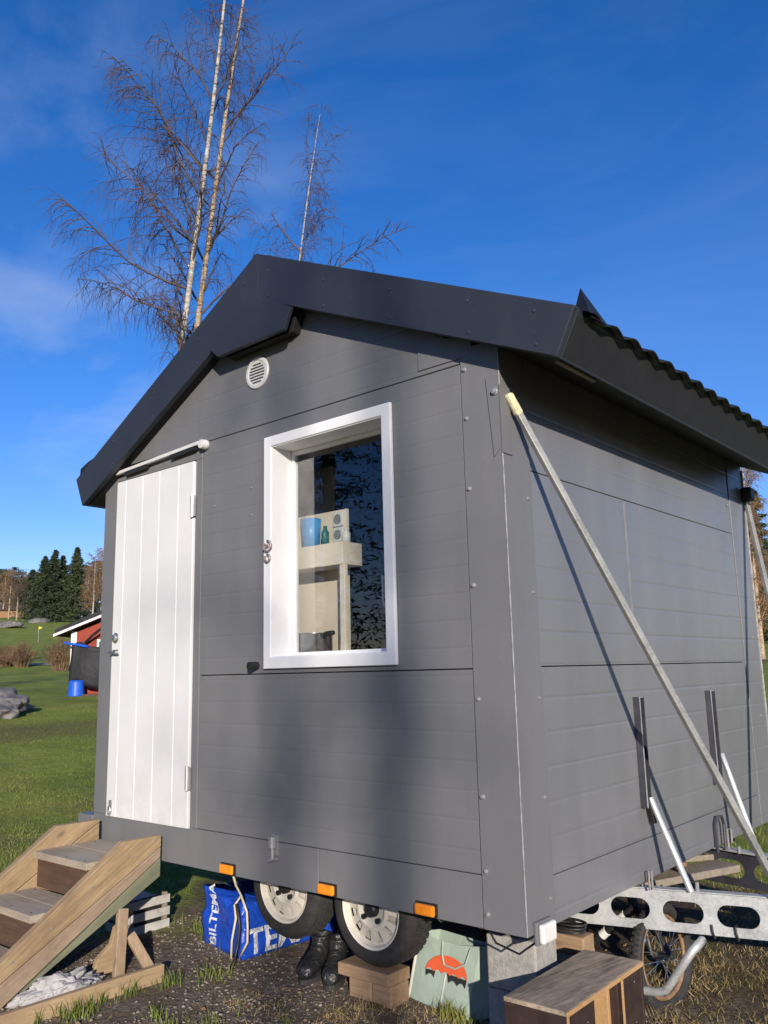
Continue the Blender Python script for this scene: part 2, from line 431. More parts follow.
# ------------------------------------------------------------------ mesh helpers
class MB:
    def __init__(s):
        s.v = []; s.f = []
    def add(s, vs, fs):
        o = len(s.v)
        s.v += [tuple(p) for p in vs]
        s.f += [tuple(i + o for i in f) for f in fs]
        return s
    def box(s, x0, x1, y0, y1, z0, z1):
        return s.add([(x0, y0, z0), (x1, y0, z0), (x1, y1, z0), (x0, y1, z0), (x0, y0, z1), (x1, y0, z1), (x1, y1, z1), (x0, y1, z1)],
                     [(0, 3, 2, 1), (4, 5, 6, 7), (0, 1, 5, 4), (1, 2, 6, 5), (2, 3, 7, 6), (3, 0, 4, 7)])
    def bar(s, a, b, w, h, up=(0, 0, 1)):
        a = Vector(a); b = Vector(b); d = (b - a).normalized()
        u = Vector(up); sx = d.cross(u)
        if sx.length < 1e-4:
            sx = d.cross(Vector((1, 0, 0)))
        sx.normalize(); u = sx.cross(d).normalized()
        vs = []
        for p in (a, b):
            for i, j in ((-1, -1), (1, -1), (1, 1), (-1, 1)):
                vs.append(p + sx * (i * w / 2) + u * (j * h / 2))
        return s.add(vs, [(3, 2, 1, 0), (4, 5, 6, 7), (0, 1, 5, 4), (1, 2, 6, 5), (2, 3, 7, 6), (3, 0, 4, 7)])
    def prism(s, pts, off):
        off = Vector(off); n = len(pts)
        vs = [Vector(p) for p in pts] + [Vector(p) + off for p in pts]
        fs = [tuple(range(n))[::-1], tuple(range(n, 2 * n))]
        for i in range(n):
            j = (i + 1) % n
            fs.append((i, j, j + n, i + n))
        return s.add(vs, fs)
    def tube(s, path, rad, sides=8, cap=True, closed=False):
        P = [Vector(p) for p in path]; n = len(P)
        rs = rad if isinstance(rad, (list, tuple)) else [rad] * n
        ref = None; vs = []
        for i, p in enumerate(P):
            if closed:
                d = P[(i + 1) % n] - P[i - 1]
            else:
                d = (P[min(i + 1, n - 1)] - P[max(i - 1, 0)])
            d = d.normalized() if d.length > 1e-9 else Vector((0, 0, 1))
            if ref is None:
                ref = d.cross(Vector((0.31, 0.17, 0.93)))
                if ref.length < 0.05:
                    ref = d.cross(Vector((1, 0, 0)))
            ref = ref - d * ref.dot(d)
            if ref.length < 1e-6:
                ref = d.cross(Vector((0, 1, 0.1)))
            ref.normalize(); b = d.cross(ref)
            for k in range(sides):
                a = 2 * math.pi * k / sides
                vs.append(p + (ref * math.cos(a) + b * math.sin(a)) * rs[i])
        fs = []
        for i in range(n if closed else n - 1):
            i2 = (i + 1) % n
            for k in range(sides):
                k2 = (k + 1) % sides
                fs.append((i * sides + k, i * sides + k2, i2 * sides + k2, i2 * sides + k))
        if cap and not closed:
            fs.append(tuple(range(sides))[::-1])
            fs.append(tuple((n - 1) * sides + k for k in range(sides)))
        return s.add(vs, fs)
    def lathe(s, prof, c, axis, sides=32):
        """prof: (radius, along-axis)"""
        c = Vector(c); ax = Vector(axis).normalized()
        u = ax.cross(Vector((0.2, 0.1, 1))).normalized() if abs(ax.z) < 0.9 else ax.cross(Vector((1, 0, 0))).normalized()
        v = ax.cross(u); vs = []; fs = []
        for r, h in prof:
            for k in range(sides):
                a = 2 * math.pi * k / sides
                vs.append(c + ax * h + (u * math.cos(a) + v * math.sin(a)) * max(r, 1e-5))
        for i in range(len(prof) - 1):
            for k in range(sides):
                k2 = (k + 1) % sides
                fs.append((i * sides + k, i * sides + k2, (i + 1) * sides + k2, (i + 1) * sides + k))
        return s.add(vs, fs)
    def grid(s, xs, zs, skip, y0, y1):
        """sheet in the XZ plane with rectangular cells left out, from y0 to y1"""
        nx, nz = len(xs), len(zs)
        keep = {(i, j) for i in range(nx - 1) for j in range(nz - 1) if (i, j) not in skip}
        vs = [(x, y, z) for y in (y0, y1) for z in zs for x in xs]
        q = lambda i, j, k: k * nx * nz + j * nx + i
        fs = []
        for i, j in keep:
            fs.append((q(i, j, 0), q(i + 1, j, 0), q(i + 1, j + 1, 0), q(i, j + 1, 0)))
            fs.append((q(i, j, 1), q(i, j + 1, 1), q(i + 1, j + 1, 1), q(i + 1, j, 1)))
            for (di, dj, a, b) in ((-1, 0, (i, j), (i, j + 1)), (1, 0, (i + 1, j + 1), (i + 1, j)), (0, -1, (i + 1, j), (i, j)), (0, 1, (i, j + 1), (i + 1, j + 1))):
                if (i + di, j + dj) not in keep:
                    fs.append((q(*a, 0), q(*b, 0), q(*b, 1), q(*a, 1)))
        return s.add(vs, fs)
    def build(s, name, mat, parent=None, smooth=False, bevel=0.0, fix=True):
        me = bpy.data.meshes.new(name)
        me.from_pydata(s.v, [], s.f)
        if fix:
            bm = bmesh.new(); bm.from_mesh(me)
            bmesh.ops.recalc_face_normals(bm, faces=bm.faces)
            bm.to_mesh(me); bm.free()
        me.materials.append(mat)
        if smooth:
            me.polygons.foreach_set('use_smooth', [True] * len(me.polygons))
        me.update()
        o = bpy.data.objects.new(name, me)
        COL.objects.link(o)
        if parent is not None:
            o.parent = parent
            o.matrix_parent_inverse = ROOTINV[parent.name]
        if bevel:
            b = o.modifiers.new('bevel', 'BEVEL')
            b.width = bevel; b.segments = 2; b.limit_method = 'ANGLE'; b.angle_limit = R_(40)
        ROOTINV[o.name] = Matrix.Identity(4)      # a part rests at the world origin
        return o
ROOTINV = {}

def tag(o, label, cat, group=None):
    o['label'] = label; o['category'] = cat
    if group:
        o['group'] = group
    return o
def thing(name, label, cat, loc, group=None):
    o = bpy.data.objects.new(name, None)
    COL.objects.link(o)
    o.location = loc
    o.empty_display_size = 0.2
    ROOTINV[o.name] = Matrix.Translation(Vector(loc)).inverted()
    return tag(o, label, cat, group)
def struct(o):
    o['kind'] = 'structure'
    return o
# sub-parts share the world-space authoring of their thing: a child of a part at rest needs the same inverse
def text_mesh(s, size, origin, xdir, ydir, name, mat, parent, lift=0.003):
    cu = bpy.data.curves.new('t', 'FONT')
    cu.body = s; cu.size = size; cu.extrude = 0.0008; cu.offset = size * 0.022
    to = bpy.data.objects.new('t', cu)
    COL.objects.link(to)
    bpy.context.view_layer.update()
    me = bpy.data.meshes.new_from_object(to.evaluated_get(bpy.context.evaluated_depsgraph_get()))
    bpy.data.objects.remove(to)
    xd = Vector(xdir).normalized(); yd = Vector(ydir).normalized(); zd = xd.cross(yd)
    mt = Matrix.Identity(4)
    for i in range(3):
        mt[i][0] = xd[i]; mt[i][1] = yd[i]; mt[i][2] = zd[i]; mt[i][3] = origin[i] + zd[i] * lift
    me.transform(mt)
    me.materials.clear(); me.materials.append(mat)
    me.name = name
    o = bpy.data.objects.new(name, me)
    COL.objects.link(o)
    o.parent = parent; o.matrix_parent_inverse = ROOTINV[parent.name]
    ROOTINV[o.name] = Matrix.Identity(4)
    return o

# ------------------------------------------------------------------ terrain
UX = [-900, -50, 4.5, 8, 12, 22, 32, 45, 90, 130, 180, 900]
UZ = [-0.46, -0.46, -0.46, -0.36, -0.10, 0.45, 0.90, 1.37, 4.6, 8.8, 13.0, 40.0]
def hgt(x, y):
    u = (x - 1.73) * -0.87 + (y + 2.77) * 0.49
    z = np.interp(u, UX, UZ)
    t = np.clip((np.asarray(x, float) + 1.0) / 1.2, 0, 1)
    near = np.clip(1 - (np.hypot(np.asarray(x, float), np.asarray(y, float) - 1) - 4) / 6, 0, 1)
    return z - 0.075 * t * t * (3 - 2 * t) * near
def H(x, y):
    return float(hgt(x, y))

def spaced(n, near, far):
    t = np.linspace(-1, 1, n)
    k = math.asinh(far / near * 0.5)
    return np.sinh(t * 6.2) / np.sinh(6.2) * far
gx = spaced(240, 0.1, 900); gy = spaced(240, 0.1, 900)
X, Y = np.meshgrid(gx - 1.0, gy + 1.0, indexing='xy')
Z = hgt(X, Y)
rs = np.random.RandomState(3)
Z = Z + (rs.rand(*Z.shape) - 0.5) * 0.014 * (np.hypot(X, Y) < 12)
n = len(gx)
vs = np.stack([X.ravel(), Y.ravel(), Z.ravel()], 1)
ii, jj = np.meshgrid(np.arange(n - 1), np.arange(n - 1), indexing='xy')
a = (jj * n + ii).ravel()
fs = np.stack([a, a + 1, a + n + 1, a + n], 1)
me = bpy.data.meshes.new('ground')
me.from_pydata(vs.tolist(), [], fs.tolist())
me.polygons.foreach_set('use_smooth', [True] * len(me.polygons))
ground = bpy.data.objects.new('ground', me)
COL.objects.link(ground)
struct(ground)
ROOTINV['ground'] = Matrix.Identity(4)

nb = NB('ground_mixed')
xyz = nb.sep()
g_a = nb.noise(0.55, 6, 0.65)
g_b = nb.noise(7.0, 6, 0.7)
g_c = nb.noise(60.0, 4, 0.7)
gf = nb.math('ADD', nb.math('MULTIPLY', g_a, 0.4), nb.math('ADD', nb.math('MULTIPLY', g_b, 0.35), nb.math('MULTIPLY', g_c, 0.25)))
grass = nb.ramp(gf, [(0.36, (0.11, 0.15, 0.024)), (0.48, (0.19, 0.25, 0.038)), (0.57, (0.29, 0.31, 0.06)), (0.68, (0.40, 0.33, 0.13))])
dry = nb.ramp(gf, [(0.36, (0.060, 0.044, 0.022)), (0.5, (0.135, 0.095, 0.05)), (0.64, (0.23, 0.165, 0.085))])  # dry tones lowered for the shadow lying there and weaker bounce light
vo = nb.n('ShaderNodeTexVoronoi'); vo.inputs['Scale'].default_value = 55.0
nb.l(nb.o, vo.inputs['Vector'])
peb = nb.ramp(vo.outputs['Color'], [(0.2, (0.13, 0.10, 0.075)), (0.55, (0.22, 0.18, 0.14)), (0.8, (0.40, 0.35, 0.29))])
grav = nb.mix(nb.ramp(g_b, [(0.42, (0, 0, 0)), (0.6, (1, 1, 1))]), (0.17, 0.125, 0.09), peb)
grav = nb.mix(0.35, grav, (0.17, 0.13, 0.095))
# gravel apron in front of and beneath the trailer; lawn to the left, dry grass to the right
def soft(v, a0, a1):
    x = nb.n('ShaderNodeMapRange'); x.interpolation_type = 'SMOOTHSTEP'
    x.inputs['From Min'].default_value = a0; x.inputs['From Max'].default_value = a1
    nb.l(v, x.inputs['Value'])
    return x.outputs[0]
warp = nb.math('MULTIPLY', nb.math('SUBTRACT', nb.noise(1.6, 5, 0.7), 0.5), 1.6)
xw = nb.math('ADD', xyz[0], warp); yw = nb.math('ADD', xyz[1], warp)
mg = nb.math('MULTIPLY', soft(xw, -3.0, -2.3), nb.math('SUBTRACT', 1.0, soft(yw, 0.7, 1.5)))
mg = nb.math('MULTIPLY', mg, nb.math('SUBTRACT', 1.0, soft(xw, 0.2, 1.2)))
md = nb.math('MULTIPLY', soft(xw, -0.6, 0.1), nb.math('SUBTRACT', 1.0, soft(yw, 3.0, 5.0)))
patch = nb.ramp(nb.noise(0.8, 5, 0.65), [(0.46, (0, 0, 0)), (0.66, (1, 1, 1))])
c0 = nb.mix(nb.math('MULTIPLY', patch, 0.45), grass, dry)
c1 = nb.mix(md, c0, dry)
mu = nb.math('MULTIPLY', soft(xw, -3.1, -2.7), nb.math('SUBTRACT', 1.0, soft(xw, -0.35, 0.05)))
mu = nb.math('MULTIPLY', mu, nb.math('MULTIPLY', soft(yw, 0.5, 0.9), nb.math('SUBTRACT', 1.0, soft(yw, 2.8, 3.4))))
c1 = nb.mix(mu, c1, (0.075, 0.055, 0.040))  # bare dirt under the trailer, darkened to deepen the shade there
# bare earth strip on the lawn
be = nb.math('MULTIPLY', soft(xyz[0], -13.5, -12.6), nb.math('SUBTRACT', 1.0, soft(xyz[0], -11.6, -10.6)))
be = nb.math('MULTIPLY', be, nb.ramp(g_b, [(0.36, (0, 0, 0)), (0.52, (1, 1, 1))]))
c1 = nb.mix(nb.math('MULTIPLY', be, 0.75), c1, (0.15, 0.11, 0.055))
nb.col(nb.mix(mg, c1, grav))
nb.rough(0.95)
nb.b.inputs['Specular IOR Level'].default_value = 0.15
hb = nb.math('ADD', nb.math('MULTIPLY', g_b, 1.2), nb.math('MULTIPLY', nb.noise(28, 5, 0.75), 0.9))
nb.bump(hb, 0.9, 0.05)
ground.data.materials.append(nb.m)

# gravel path crossing the far lawn
PATH = []
def at(px, py, d):
    return CAM + RIGHT * ((px - 384) / 843 * d) - UP * ((py - 512) / 843 * d) - BACK * d
for t in np.linspace(0, 1, 30):
    q = -30 + 95 * t
    x = -43.2 + 0.76 * q; y = 20.4 + 0.65 * q + 1.2 * math.sin(q * 0.08)
    PATH.append((x, y))
mb = MB()
vs = []; fs = []
for i, (x, y) in enumerate(PATH):
    for k in (-0.8, 0.8):
        xx = x + k * 0.65; yy = y - k * 0.76
        vs.append((xx, yy, H(xx, yy) + 0.03))
    if i:
        fs.append((2 * i - 2, 2 * i - 1, 2 * i + 1, 2 * i))
mb.add(vs, fs)
M['path'] = simple('path_gravel', (0.30, 0.25, 0.19), 0.95, var=0.2)
struct(mb.build('path', M['path']))

# ================================================================== TRAILER HOUSE
house = thing('trailer_house', 'small grey trailer house with white door, white window and black gable roof', 'trailer house', (-1.43, 1.47, -0.46))
LX = -2.865           # left end of the long front
W1 = (-1.388, -0.556, 0.969, 2.117)   # window casing outline
WI = (-1.338, -0.610, 1.023, 2.064)  # inside of the casing
DR = (-2.722, -1.968, 0.182, 2.105)  # door leaf
# body behind the sheets (with the window hole)
mb = MB()
mb.grid([LX + 0.01, WI[0] - 0.012, WI[1] + 0.012, -0.02], [0.02, WI[2] - 0.012, WI[3] + 0.012, 2.16], {(1, 1)}, 0.034, 0.07)
mb.prism([(LX + 0.01, 0.034, 2.165), (-0.02, 0.034, 2.165), (-0.02, 0.034, 2.2), (-1.40, 0.034, 2.86), (LX + 0.01, 0.034, 2.168)], (0, 0.036, 0))
mb.box(-0.07, -0.034, 0.075, 2.90, 0.02, 2.2)
mb.box(LX + 0.005, LX + 0.05, 0.075, 2.90, 0.0, 2.2)
mb.box(LX + 0.05, -0.075, 2.87, 2.92, 0.0, 2.2)
mb.prism([(LX + 0.05, 2.87, 2.2), (-0.075, 2.87, 2.2), (-1.40, 2.87, 2.84)], (0, 0.05, 0))
body = mb.build('wall_core', M['dark_gap'], house)
# front sheets
def sheet(mb, name='wall_sheet', mat='siding', bev=0.003):
    return mb.build(name, M[mat], house, bevel=bev)
sheet(MB().box(LX, -1.045, 0.0, 0.032, 0.0, 0.1855), 'skirt_sheet', 'grey')
sheet(MB().box(-1.0425, -0.184, 0.0, 0.032, 0.0, 0.1855), 'skirt_sheet', 'grey')
sheet(MB().box(-1.903, -0.184, 0.001, 0.032, 0.1885, 0.9435))
mb = MB().grid([-1.903, W1[0] + 0.01, W1[1] - 0.01, -0.184], [0.9475, W1[2] + 0.01, W1[3] - 0.01, 2.1965], {(1, 1)}, 0.0, 0.032)
sheet(mb)
mb = MB().prism([(-2.70, -0.001, 2.2), (-0.184, -0.001, 2.2), (-0.184, -0.001, 2.30), (-1.40, -0.001, 2.93), (-2.70, -0.001, 2.245)], (0, 0.033, 0))
sheet(mb, 'gable_sheet')
mb = MB().prism([(-0.40, -0.007, 2.222), (-0.184, -0.007, 2.222), (-0.12, -0.007, 2.225), (-0.12, -0.007, 2.30), (-0.40, -0.007, 2.36)], (0, 0.0055, 0))
mb.build('patch_plate', M['grey'], house)
# left post + head above the door
sheet(MB().box(LX, DR[0] - 0.006, -0.004, 0.032, 0.187, 2.16), 'corner_post', 'grey')
mb = MB().box(DR[0] - 0.006, -1.9055, -0.004, 0.032, DR[3] + 0.006, 2.165)
mb.box(DR[1] + 0.006, -1.9055, -0.004, 0.032, 0.187, DR[3] + 0.0055)
mb.build('door_frame', M['grey'], house, bevel=0.003)
MB().box(LX - 0.15, LX - 0.002, -0.012, 0.30, 0.118, 0.172).build('sill_ledge', M['grey'], house, bevel=0.004)
# near corner post (wraps the corner)
mb = MB()
mb.prism([(-0.18, -0.006, 0.0), (0.006, -0.006, 0.0), (0.006, 0.20, 0.0), (-0.03, 0.20, 0.0), (-0.03, 0.031, 0.0), (-0.18, 0.031, 0.0)], (0, 0, 2.26))
post = mb.build('corner_post', M['grey'], house, bevel=0.003)
MB().tube([(0.0055, -0.0055, 0.005), (0.0065, -0.0065, 1.1), (0.0055, -0.0055, 2.22)], 0.0030, 6).build('corner_bead', M['grey_edge'], house)
# bolts on the posts
BOLT = MB().lathe([(0.0, 0.0), (0.016, 0.0), (0.016, 0.004), (0.011, 0.006), (0.011, 0.014), (0.0, 0.016)], (0, 0, 0), (0, -1, 0), 10)
bolt_me = None
def bolt(p, axis='y', s=1.0):
    global bolt_me
    if bolt_me is None:
        b = BOLT.build('bolt', M['bolt'], None)
        bolt_me = b
    else:
        b = bolt_me.copy(); COL.objects.link(b)
    b.parent = house; b.matrix_parent_inverse = ROOTINV['trailer_house']
    b.location = p
    b.rotation_euler = (0, 0, 0 if axis == 'y' else R_(90))
    b.scale = (s, s, s)
for z in (0.055, 0.205, 0.47, 0.83, 1.27, 1.66, 1.955, 2.165):
    bolt((-0.158, -0.0065, z), 'y', rnd.uniform(0.55, 0.75))
for z in (0.10, 0.46, 0.83, 1.24, 1.62):
    bolt((0.0065, 0.165, z), 'x', rnd.uniform(0.45, 0.6))
for y, z in ((2.83, 1.1), (2.83, 0.62), (2.60, 1.92), (2.83, 2.06)):
    bolt((0.0035, y, z), 'x', 0.6)
for x, z in ((-1.80, 1.83), (-1.50, 1.74), (-1.50, 1.88), (-0.33, 2.26)):
    bolt((x, -0.0015, z), 'y', 0.35)
# strut bracket plate at the corner head
mb = MB().prism([(-0.055, -0.0075, 2.10), (0.001, -0.0075, 2.06), (0.001, -0.0075, 1.80), (-0.03, -0.0075, 1.77)], (0, -0.004, 0))
mb.box(0.0075, 0.0115, -0.011, 0.06, 1.78, 2.06)
mb.build('strut_bracket', M['grey'], house)
bolt((-0.012, -0.0115, 2.035), 'y', 1.0)
# side sheets
for z0, z1 in ((0.0, 0.17), (0.1735, 0.9465), (0.9505, 1.742), (1.7455, 2.25)):
    MB().box(-0.032, 0.0, 0.204, 2.642, z0, z1).build('wall_sheet', M['siding_side'], house, bevel=0.002)
MB().box(-0.032, 0.003, 2.656, 2.94, 0.0, 2.25).build('corner_post', M['siding_side'], house, bevel=0.003)
MB().tube([(0.004, 2.943, 0.0), (0.004, 2.943, 2.2)], 0.008, 6).build('corner_bead', M['grey_edge'], house)
MB().box(0.0, 0.0022, 1.08, 1.094, 1.12, 1.73).build('seam_strip', simple('seam_sealant', (0.20, 0.20, 0.20), 0.6), house)
# left + back skins
mb = MB().box(LX, LX + 0.004, 0.075, 2.94, 0.0, 2.2)
mb.box(LX + 0.004, -0.033, 2.925, 2.94, 0.0, 2.2)
mb.build('wall_sheet', M['siding_side'], house)
# floor + chassis
MB().box(LX + 0.051, -0.076, 0.075, 2.865, 0.005, 0.06).build('floor', M['soffit'], house)
mb = MB()
for y in (0.36, 2.55):
    mb.box(-2.7, -0.15, y, y + 0.06, -0.10, 0.004)
for x in (-2.4, -1.75, -0.5):
    mb.box(x, x + 0.06, 0.421, 2.549, -0.07, 0.003)
mb.build('chassis', M['black'], house)
mb = MB()
for x in (-0.928, -1.49):
    mb.tube([(x, 0.30, -0.07), (x, 2.7, -0.07)], 0.032, 10)
mb.build('axle', M['black'], house)

# ---- roof
TRIM = dict(rt=(-1.374, 3.093), rb=(-1.374, 2.836), Rt=(0.40, 2.25), Rb=(0.312, 2.073), Lt=(-3.07, 2.17), Lb=(-2.985, 1.992))
dz = 0.045
mb = MB()
q = [(0.318, 2.083), (0.388, 2.222), (-1.374, 3.093 - dz), (-3.05, 2.17 - dz), (-2.975, 2.0), (-1.374, 2.86)]
mb.prism([(x, -0.055, z) for x, z in q], (0, 3.02, 0))
roof = mb.build('roof', M['soffit'], house)
def plate(pts, y0, y1, name, mat, bev=0.003, parent=None):
    return MB().prism([(x, y0, z) for x, z in pts], (0, y1 - y0, 0)).build(name, M[mat], parent or house, bevel=bev)
plate([TRIM['rb'], TRIM['Rb'], TRIM['Rt'], TRIM['rt']], -0.092, -0.058, 'bargeboard', 'roof_trim', parent=roof)
plate([(-1.3765, 2.8365), (-1.3765, 3.092), TRIM['Lt'], TRIM['Lb']], -0.0905, -0.058, 'bargeboard', 'roof_trim', parent=roof)
plate([(-1.374, 2.85), (-1.72, 2.66), (-1.645, 2.592), (-1.135, 2.597), (-1.085, 2.70)], -0.118, -0.0945, 'gable_trim', 'roof_trim', parent=roof)
plate([(-1.374, 2.84), (-1.70, 2.655), (-1.64, 2.600), (-1.14, 2.605), (-1.10, 2.70)], -0.0575, -0.0015, 'gable_block', 'soffit', parent=roof)
# lip under the bargeboards
MB().bar((-1.33, -0.10, 2.824), (0.30, -0.10, 2.085), 0.02, 0.012).build('drip_edge', M['roof_trim'], roof)
for t in (0.06, 0.30, 0.55, 0.80, 0.985):
    for up_ in (0.035, 0.17):
        x = -1.374 + 1.63 * t; z = 2.836 - 0.453 * 1.63 * t + up_
        MB().lathe([(0, 0), (0.007, 0), (0.006, 0.003), (0, 0.004)], (x, -0.0925, z), (0, -1, 0), 8).build('screw', M['steel_dark'], roof)
        if t < 0.9:
            x = -1.374 - 1.60 * t; z = 2.836 - 0.838 * t + up_
            MB().lathe([(0, 0), (0.007, 0), (0.006, 0.003), (0, 0.004)], (x, -0.091, z), (0, -1, 0), 8).build('screw', M['steel_dark'], roof)
plate([(-1.39, 2.842), (-1.39, 3.087), (-1.352, 3.085), (-1.352, 2.84)], -0.0955, -0.0925, 'joint_cover', 'roof_trim', 0.001, roof)
# eave fascias
MB().prism([(0.312, -0.056, 2.073), (0.398, -0.056, 2.246), (0.386, -0.056, 2.252), (0.300, -0.056, 2.079)], (0, 3.04, 0)).build('fascia', M['roof_trim'], roof, bevel=0.002)
MB().prism([(-2.985, -0.056, 1.992), (-3.07, -0.056, 2.17), (-3.058, -0.056, 2.176), (-2.973, -0.056, 1.998)], (0, 3.08, 0)).build('fascia', M['roof_trim'], roof, bevel=0.002)
MB().box(0.270, 0.290, -0.03, 0.28, 2.076, 2.094).build('eave_batten', wood('eave_batten', (0.26, 0.23, 0.18), (0.16, 0.14, 0.11), (0, 0, R_(90))), roof)
# corrugated sheets
def corr(a, b, name):
    """a = eave (x,z), b = ridge (x,z); waves along y"""
    mb = MB(); vs = []; fs = []
    ax = Vector((a[0], 0, a[1])); bx = Vector((b[0], 0, b[1]))
    d = (bx - ax).normalized(); nrm = Vector((-d.z, 0, d.x)) if d.x > 0 else Vector((d.z, 0, -d.x))
    N = 17 * 12; y0, y1 = -0.03, 2.97; rows = 15
    for s in (0, 1):
        for j in range(rows):
            t = j / (rows - 1)
            step = 0.010 * (1 - ((t * 7) % 1.0)) if 0 < j < rows - 1 else 0
            for i in range(N + 1):
                yy = y0 + (y1 - y0) * i / N
                ph = (yy - y0) / 0.176
                hh = 0.021 * (0.5 + 0.5 * math.sin(2 * math.pi * ph)) ** 0.8
                p = ax + (bx - ax) * t + nrm * (0.008 + hh + step - (0.006 if s else 0))
                vs.append((p.x, yy, p.z))
    k = (N + 1) * rows
    for j in range(rows - 1):
        for i in range(N):
            q0 = j * (N + 1) + i
            fs.append((q0, q0 + 1, q0 + N + 2, q0 + N + 1))
            fs.append((q0 + k, q0 + N + 1 + k, q0 + N + 2 + k, q0 + 1 + k))
    for i in range(N):
        fs.append((i, i + k, i + 1 + k, i + 1))
    mb.add(vs, fs)
    return mb.build(name, M['roof_sheet'], roof, smooth=True, fix=False)
corr((0.420, 2.216), (-1.372, 3.042), 'roof_sheet')
corr((-3.085, 2.112), (-1.376, 3.042), 'roof_sheet')
mb = MB().prism([(-1.47, -0.05, 3.02), (-1.374, -0.05, 3.066), (-1.28, -0.05, 3.03), (-1.374, -0.05, 3.05)], (0, 3.0, 0))
mb.build('ridge_cap', M['roof_sheet'], roof)
# pointed end cap on the eave corner
mb = MB().add([(0.335, 0.02, 2.262), (0.42, 0.00, 2.225), (0.43, 0.11, 2.225), (0.345, 0.12, 2.265), (0.365, 0.035, 2.372)],
              [(0, 1, 4), (1, 2, 4), (2, 3, 4), (3, 0, 4), (3, 2, 1, 0)])
mb.build('roof_cap', M['roof_sheet'], roof)
mb = MB().tube([(-3.075, -0.05, 2.185), (-3.055, -0.05, 2.235), (-2.98, -0.05, 2.262), (-2.86, -0.05, 2.30)], [0.012, 0.02, 0.02, 0.008], 8)
mb.build('roof_cap', M['roof_sheet'], roof, smooth=True)

# ---- window
mb = MB().grid([W1[0], WI[0], WI[1], W1[1]], [W1[2], WI[2], WI[3], W1[3]], {(1, 1)}, -0.020, -0.0015)
frame = mb.build('window', M['white_frame'], house, bevel=0.004)
mb = MB().grid([WI[0] - 0.010, WI[0] + 0.004, WI[1] - 0.004, WI[1] + 0.010], [WI[2] - 0.010, WI[2] + 0.004, WI[3] - 0.004, WI[3] + 0.010], {(1, 1)}, -0.012, 0.15)
mb.build('jamb', M['white_frame'], frame)
mb = MB().grid([WI[0] + 0.005, WI[0] + 0.022, WI[1] - 0.022, WI[1] - 0.005], [WI[2] + 0.005, WI[2] + 0.022, WI[3] - 0.024, WI[3] - 0.005], {(1, 1)}, 0.118, 0.15)
mb.build('sash', M['white_frame'], frame, bevel=0.003)
MB().box(WI[0] + 0.016, WI[1] - 0.016, 0.134, 0.138, WI[2] + 0.016, WI[3] - 0.016).build('pane', M['glass'], frame)
mb = MB()
for z, r in ((1.56, 0.026), (1.50, 0.018)):
    mb.tube([(-1.338 + 0.0, -0.028 + 0.0, z + r * math.cos(t)) if False else (-1.352 + r * math.sin(t), -0.028, z + r * math.cos(t)) for t in np.linspace(0, 5.4, 16)], 0.006, 6)
mb.lathe([(0, 0), (0.009, 0), (0.009, 0.008), (0, 0.009)], (-1.352, -0.026, 1.56), (0, -1, 0), 12)
mb.build('window_catch', simple('catch_metal', (0.38, 0.31, 0.29), 0.4, metal=0.5, var=0.4, scale=60), frame)
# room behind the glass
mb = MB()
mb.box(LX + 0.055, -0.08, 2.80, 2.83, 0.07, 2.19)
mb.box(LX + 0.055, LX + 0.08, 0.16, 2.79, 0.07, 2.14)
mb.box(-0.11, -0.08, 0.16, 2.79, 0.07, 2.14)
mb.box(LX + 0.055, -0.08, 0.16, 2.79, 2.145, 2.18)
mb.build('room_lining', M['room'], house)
# shelf unit standing at the left inside
mb = MB()
mb.box(-1.95, -1.165, 0.346, 0.362, 1.036, 1.77)     # back board
mb.build('shelf_back', M['beige'], house)
mb = MB()
mb.box(-1.95, -1.062, 0.20, 0.345, 1.462, 1.575)
mb.box(-1.084, -1.050, 0.20, 0.225, 1.036, 1.461)
mb.build('shelf', M['beige'], house, bevel=0.004)
MB().box(-1.90, -0.65, 0.152, 0.495, 1.0, 1.035).build('worktop', M['beige'], house, bevel=0.003)
MB().box(-1.72, -1.52, 0.60, 0.63, 1.60, 2.1).build('cupboard_door', M['white'], house)
# pan on the worktop
pot = thing('cooking_pot', 'shiny steel saucepan with black handle on the worktop behind the window', 'saucepan', (-1.31, 0.247, 1.036))
mb = MB().lathe([(0, 0.0), (0.088, 0.0), (0.094, 0.006), (0.094, 0.10), (0.098, 0.103), (0.092, 0.103), (0.088, 0.09), (0.088, 0.01), (0, 0.01)], (-1.31, 0.247, 1.036), (0, 0, 1), 32)
mb.build('pan', M['pot'], pot, smooth=True)
MB().tube([(-1.222, 0.215, 1.118), (-1.18, 0.20, 1.130), (-1.115, 0.185, 1.133)], [0.008, 0.013, 0.011], 10).build('handle', M['black'], pot, smooth=True)
cup = MB().lathe([(0, 0), (0.045, 0), (0.055, 0.15), (0.05, 0.15), (0.04, 0.01), (0, 0.01)], (-1.345, 0.265, 1.577), (0, 0, 1), 24).build('beaker', M['blue_cup'], None, smooth=True)
tag(cup, 'light blue beaker on the beige shelf behind the window', 'beaker')
box = MB().box(-1.54, -1.425, 0.215, 0.33, 1.577, 1.69).build('storage_box', M['beige'], None, bevel=0.004)
tag(box, 'pale box on the shelf beside the blue beaker', 'box')
lad = MB()
lad.tube([(-1.02, 0.45, 1.42), (-1.02, 0.45, 1.30), (-1.0, 0.44, 1.26), (-0.97, 0.44, 1.28)], 0.007, 8)
lad.build('wall_hook', M['white_plastic'], house)
for z in (1.64, 1.72):
    mb = MB().box(-1.255, -1.185, 0.335, 0.3455, z - 0.037, z + 0.037)
    so_ = mb.build('socket', M['white_plastic'], house, bevel=0.004)
    MB().lathe([(0.026, 0), (0.024, 0.003), (0.0, 0.002)], (-1.22, 0.334, z), (0, -1, 0), 20).build('socket_insert', M['bolt'], so_)
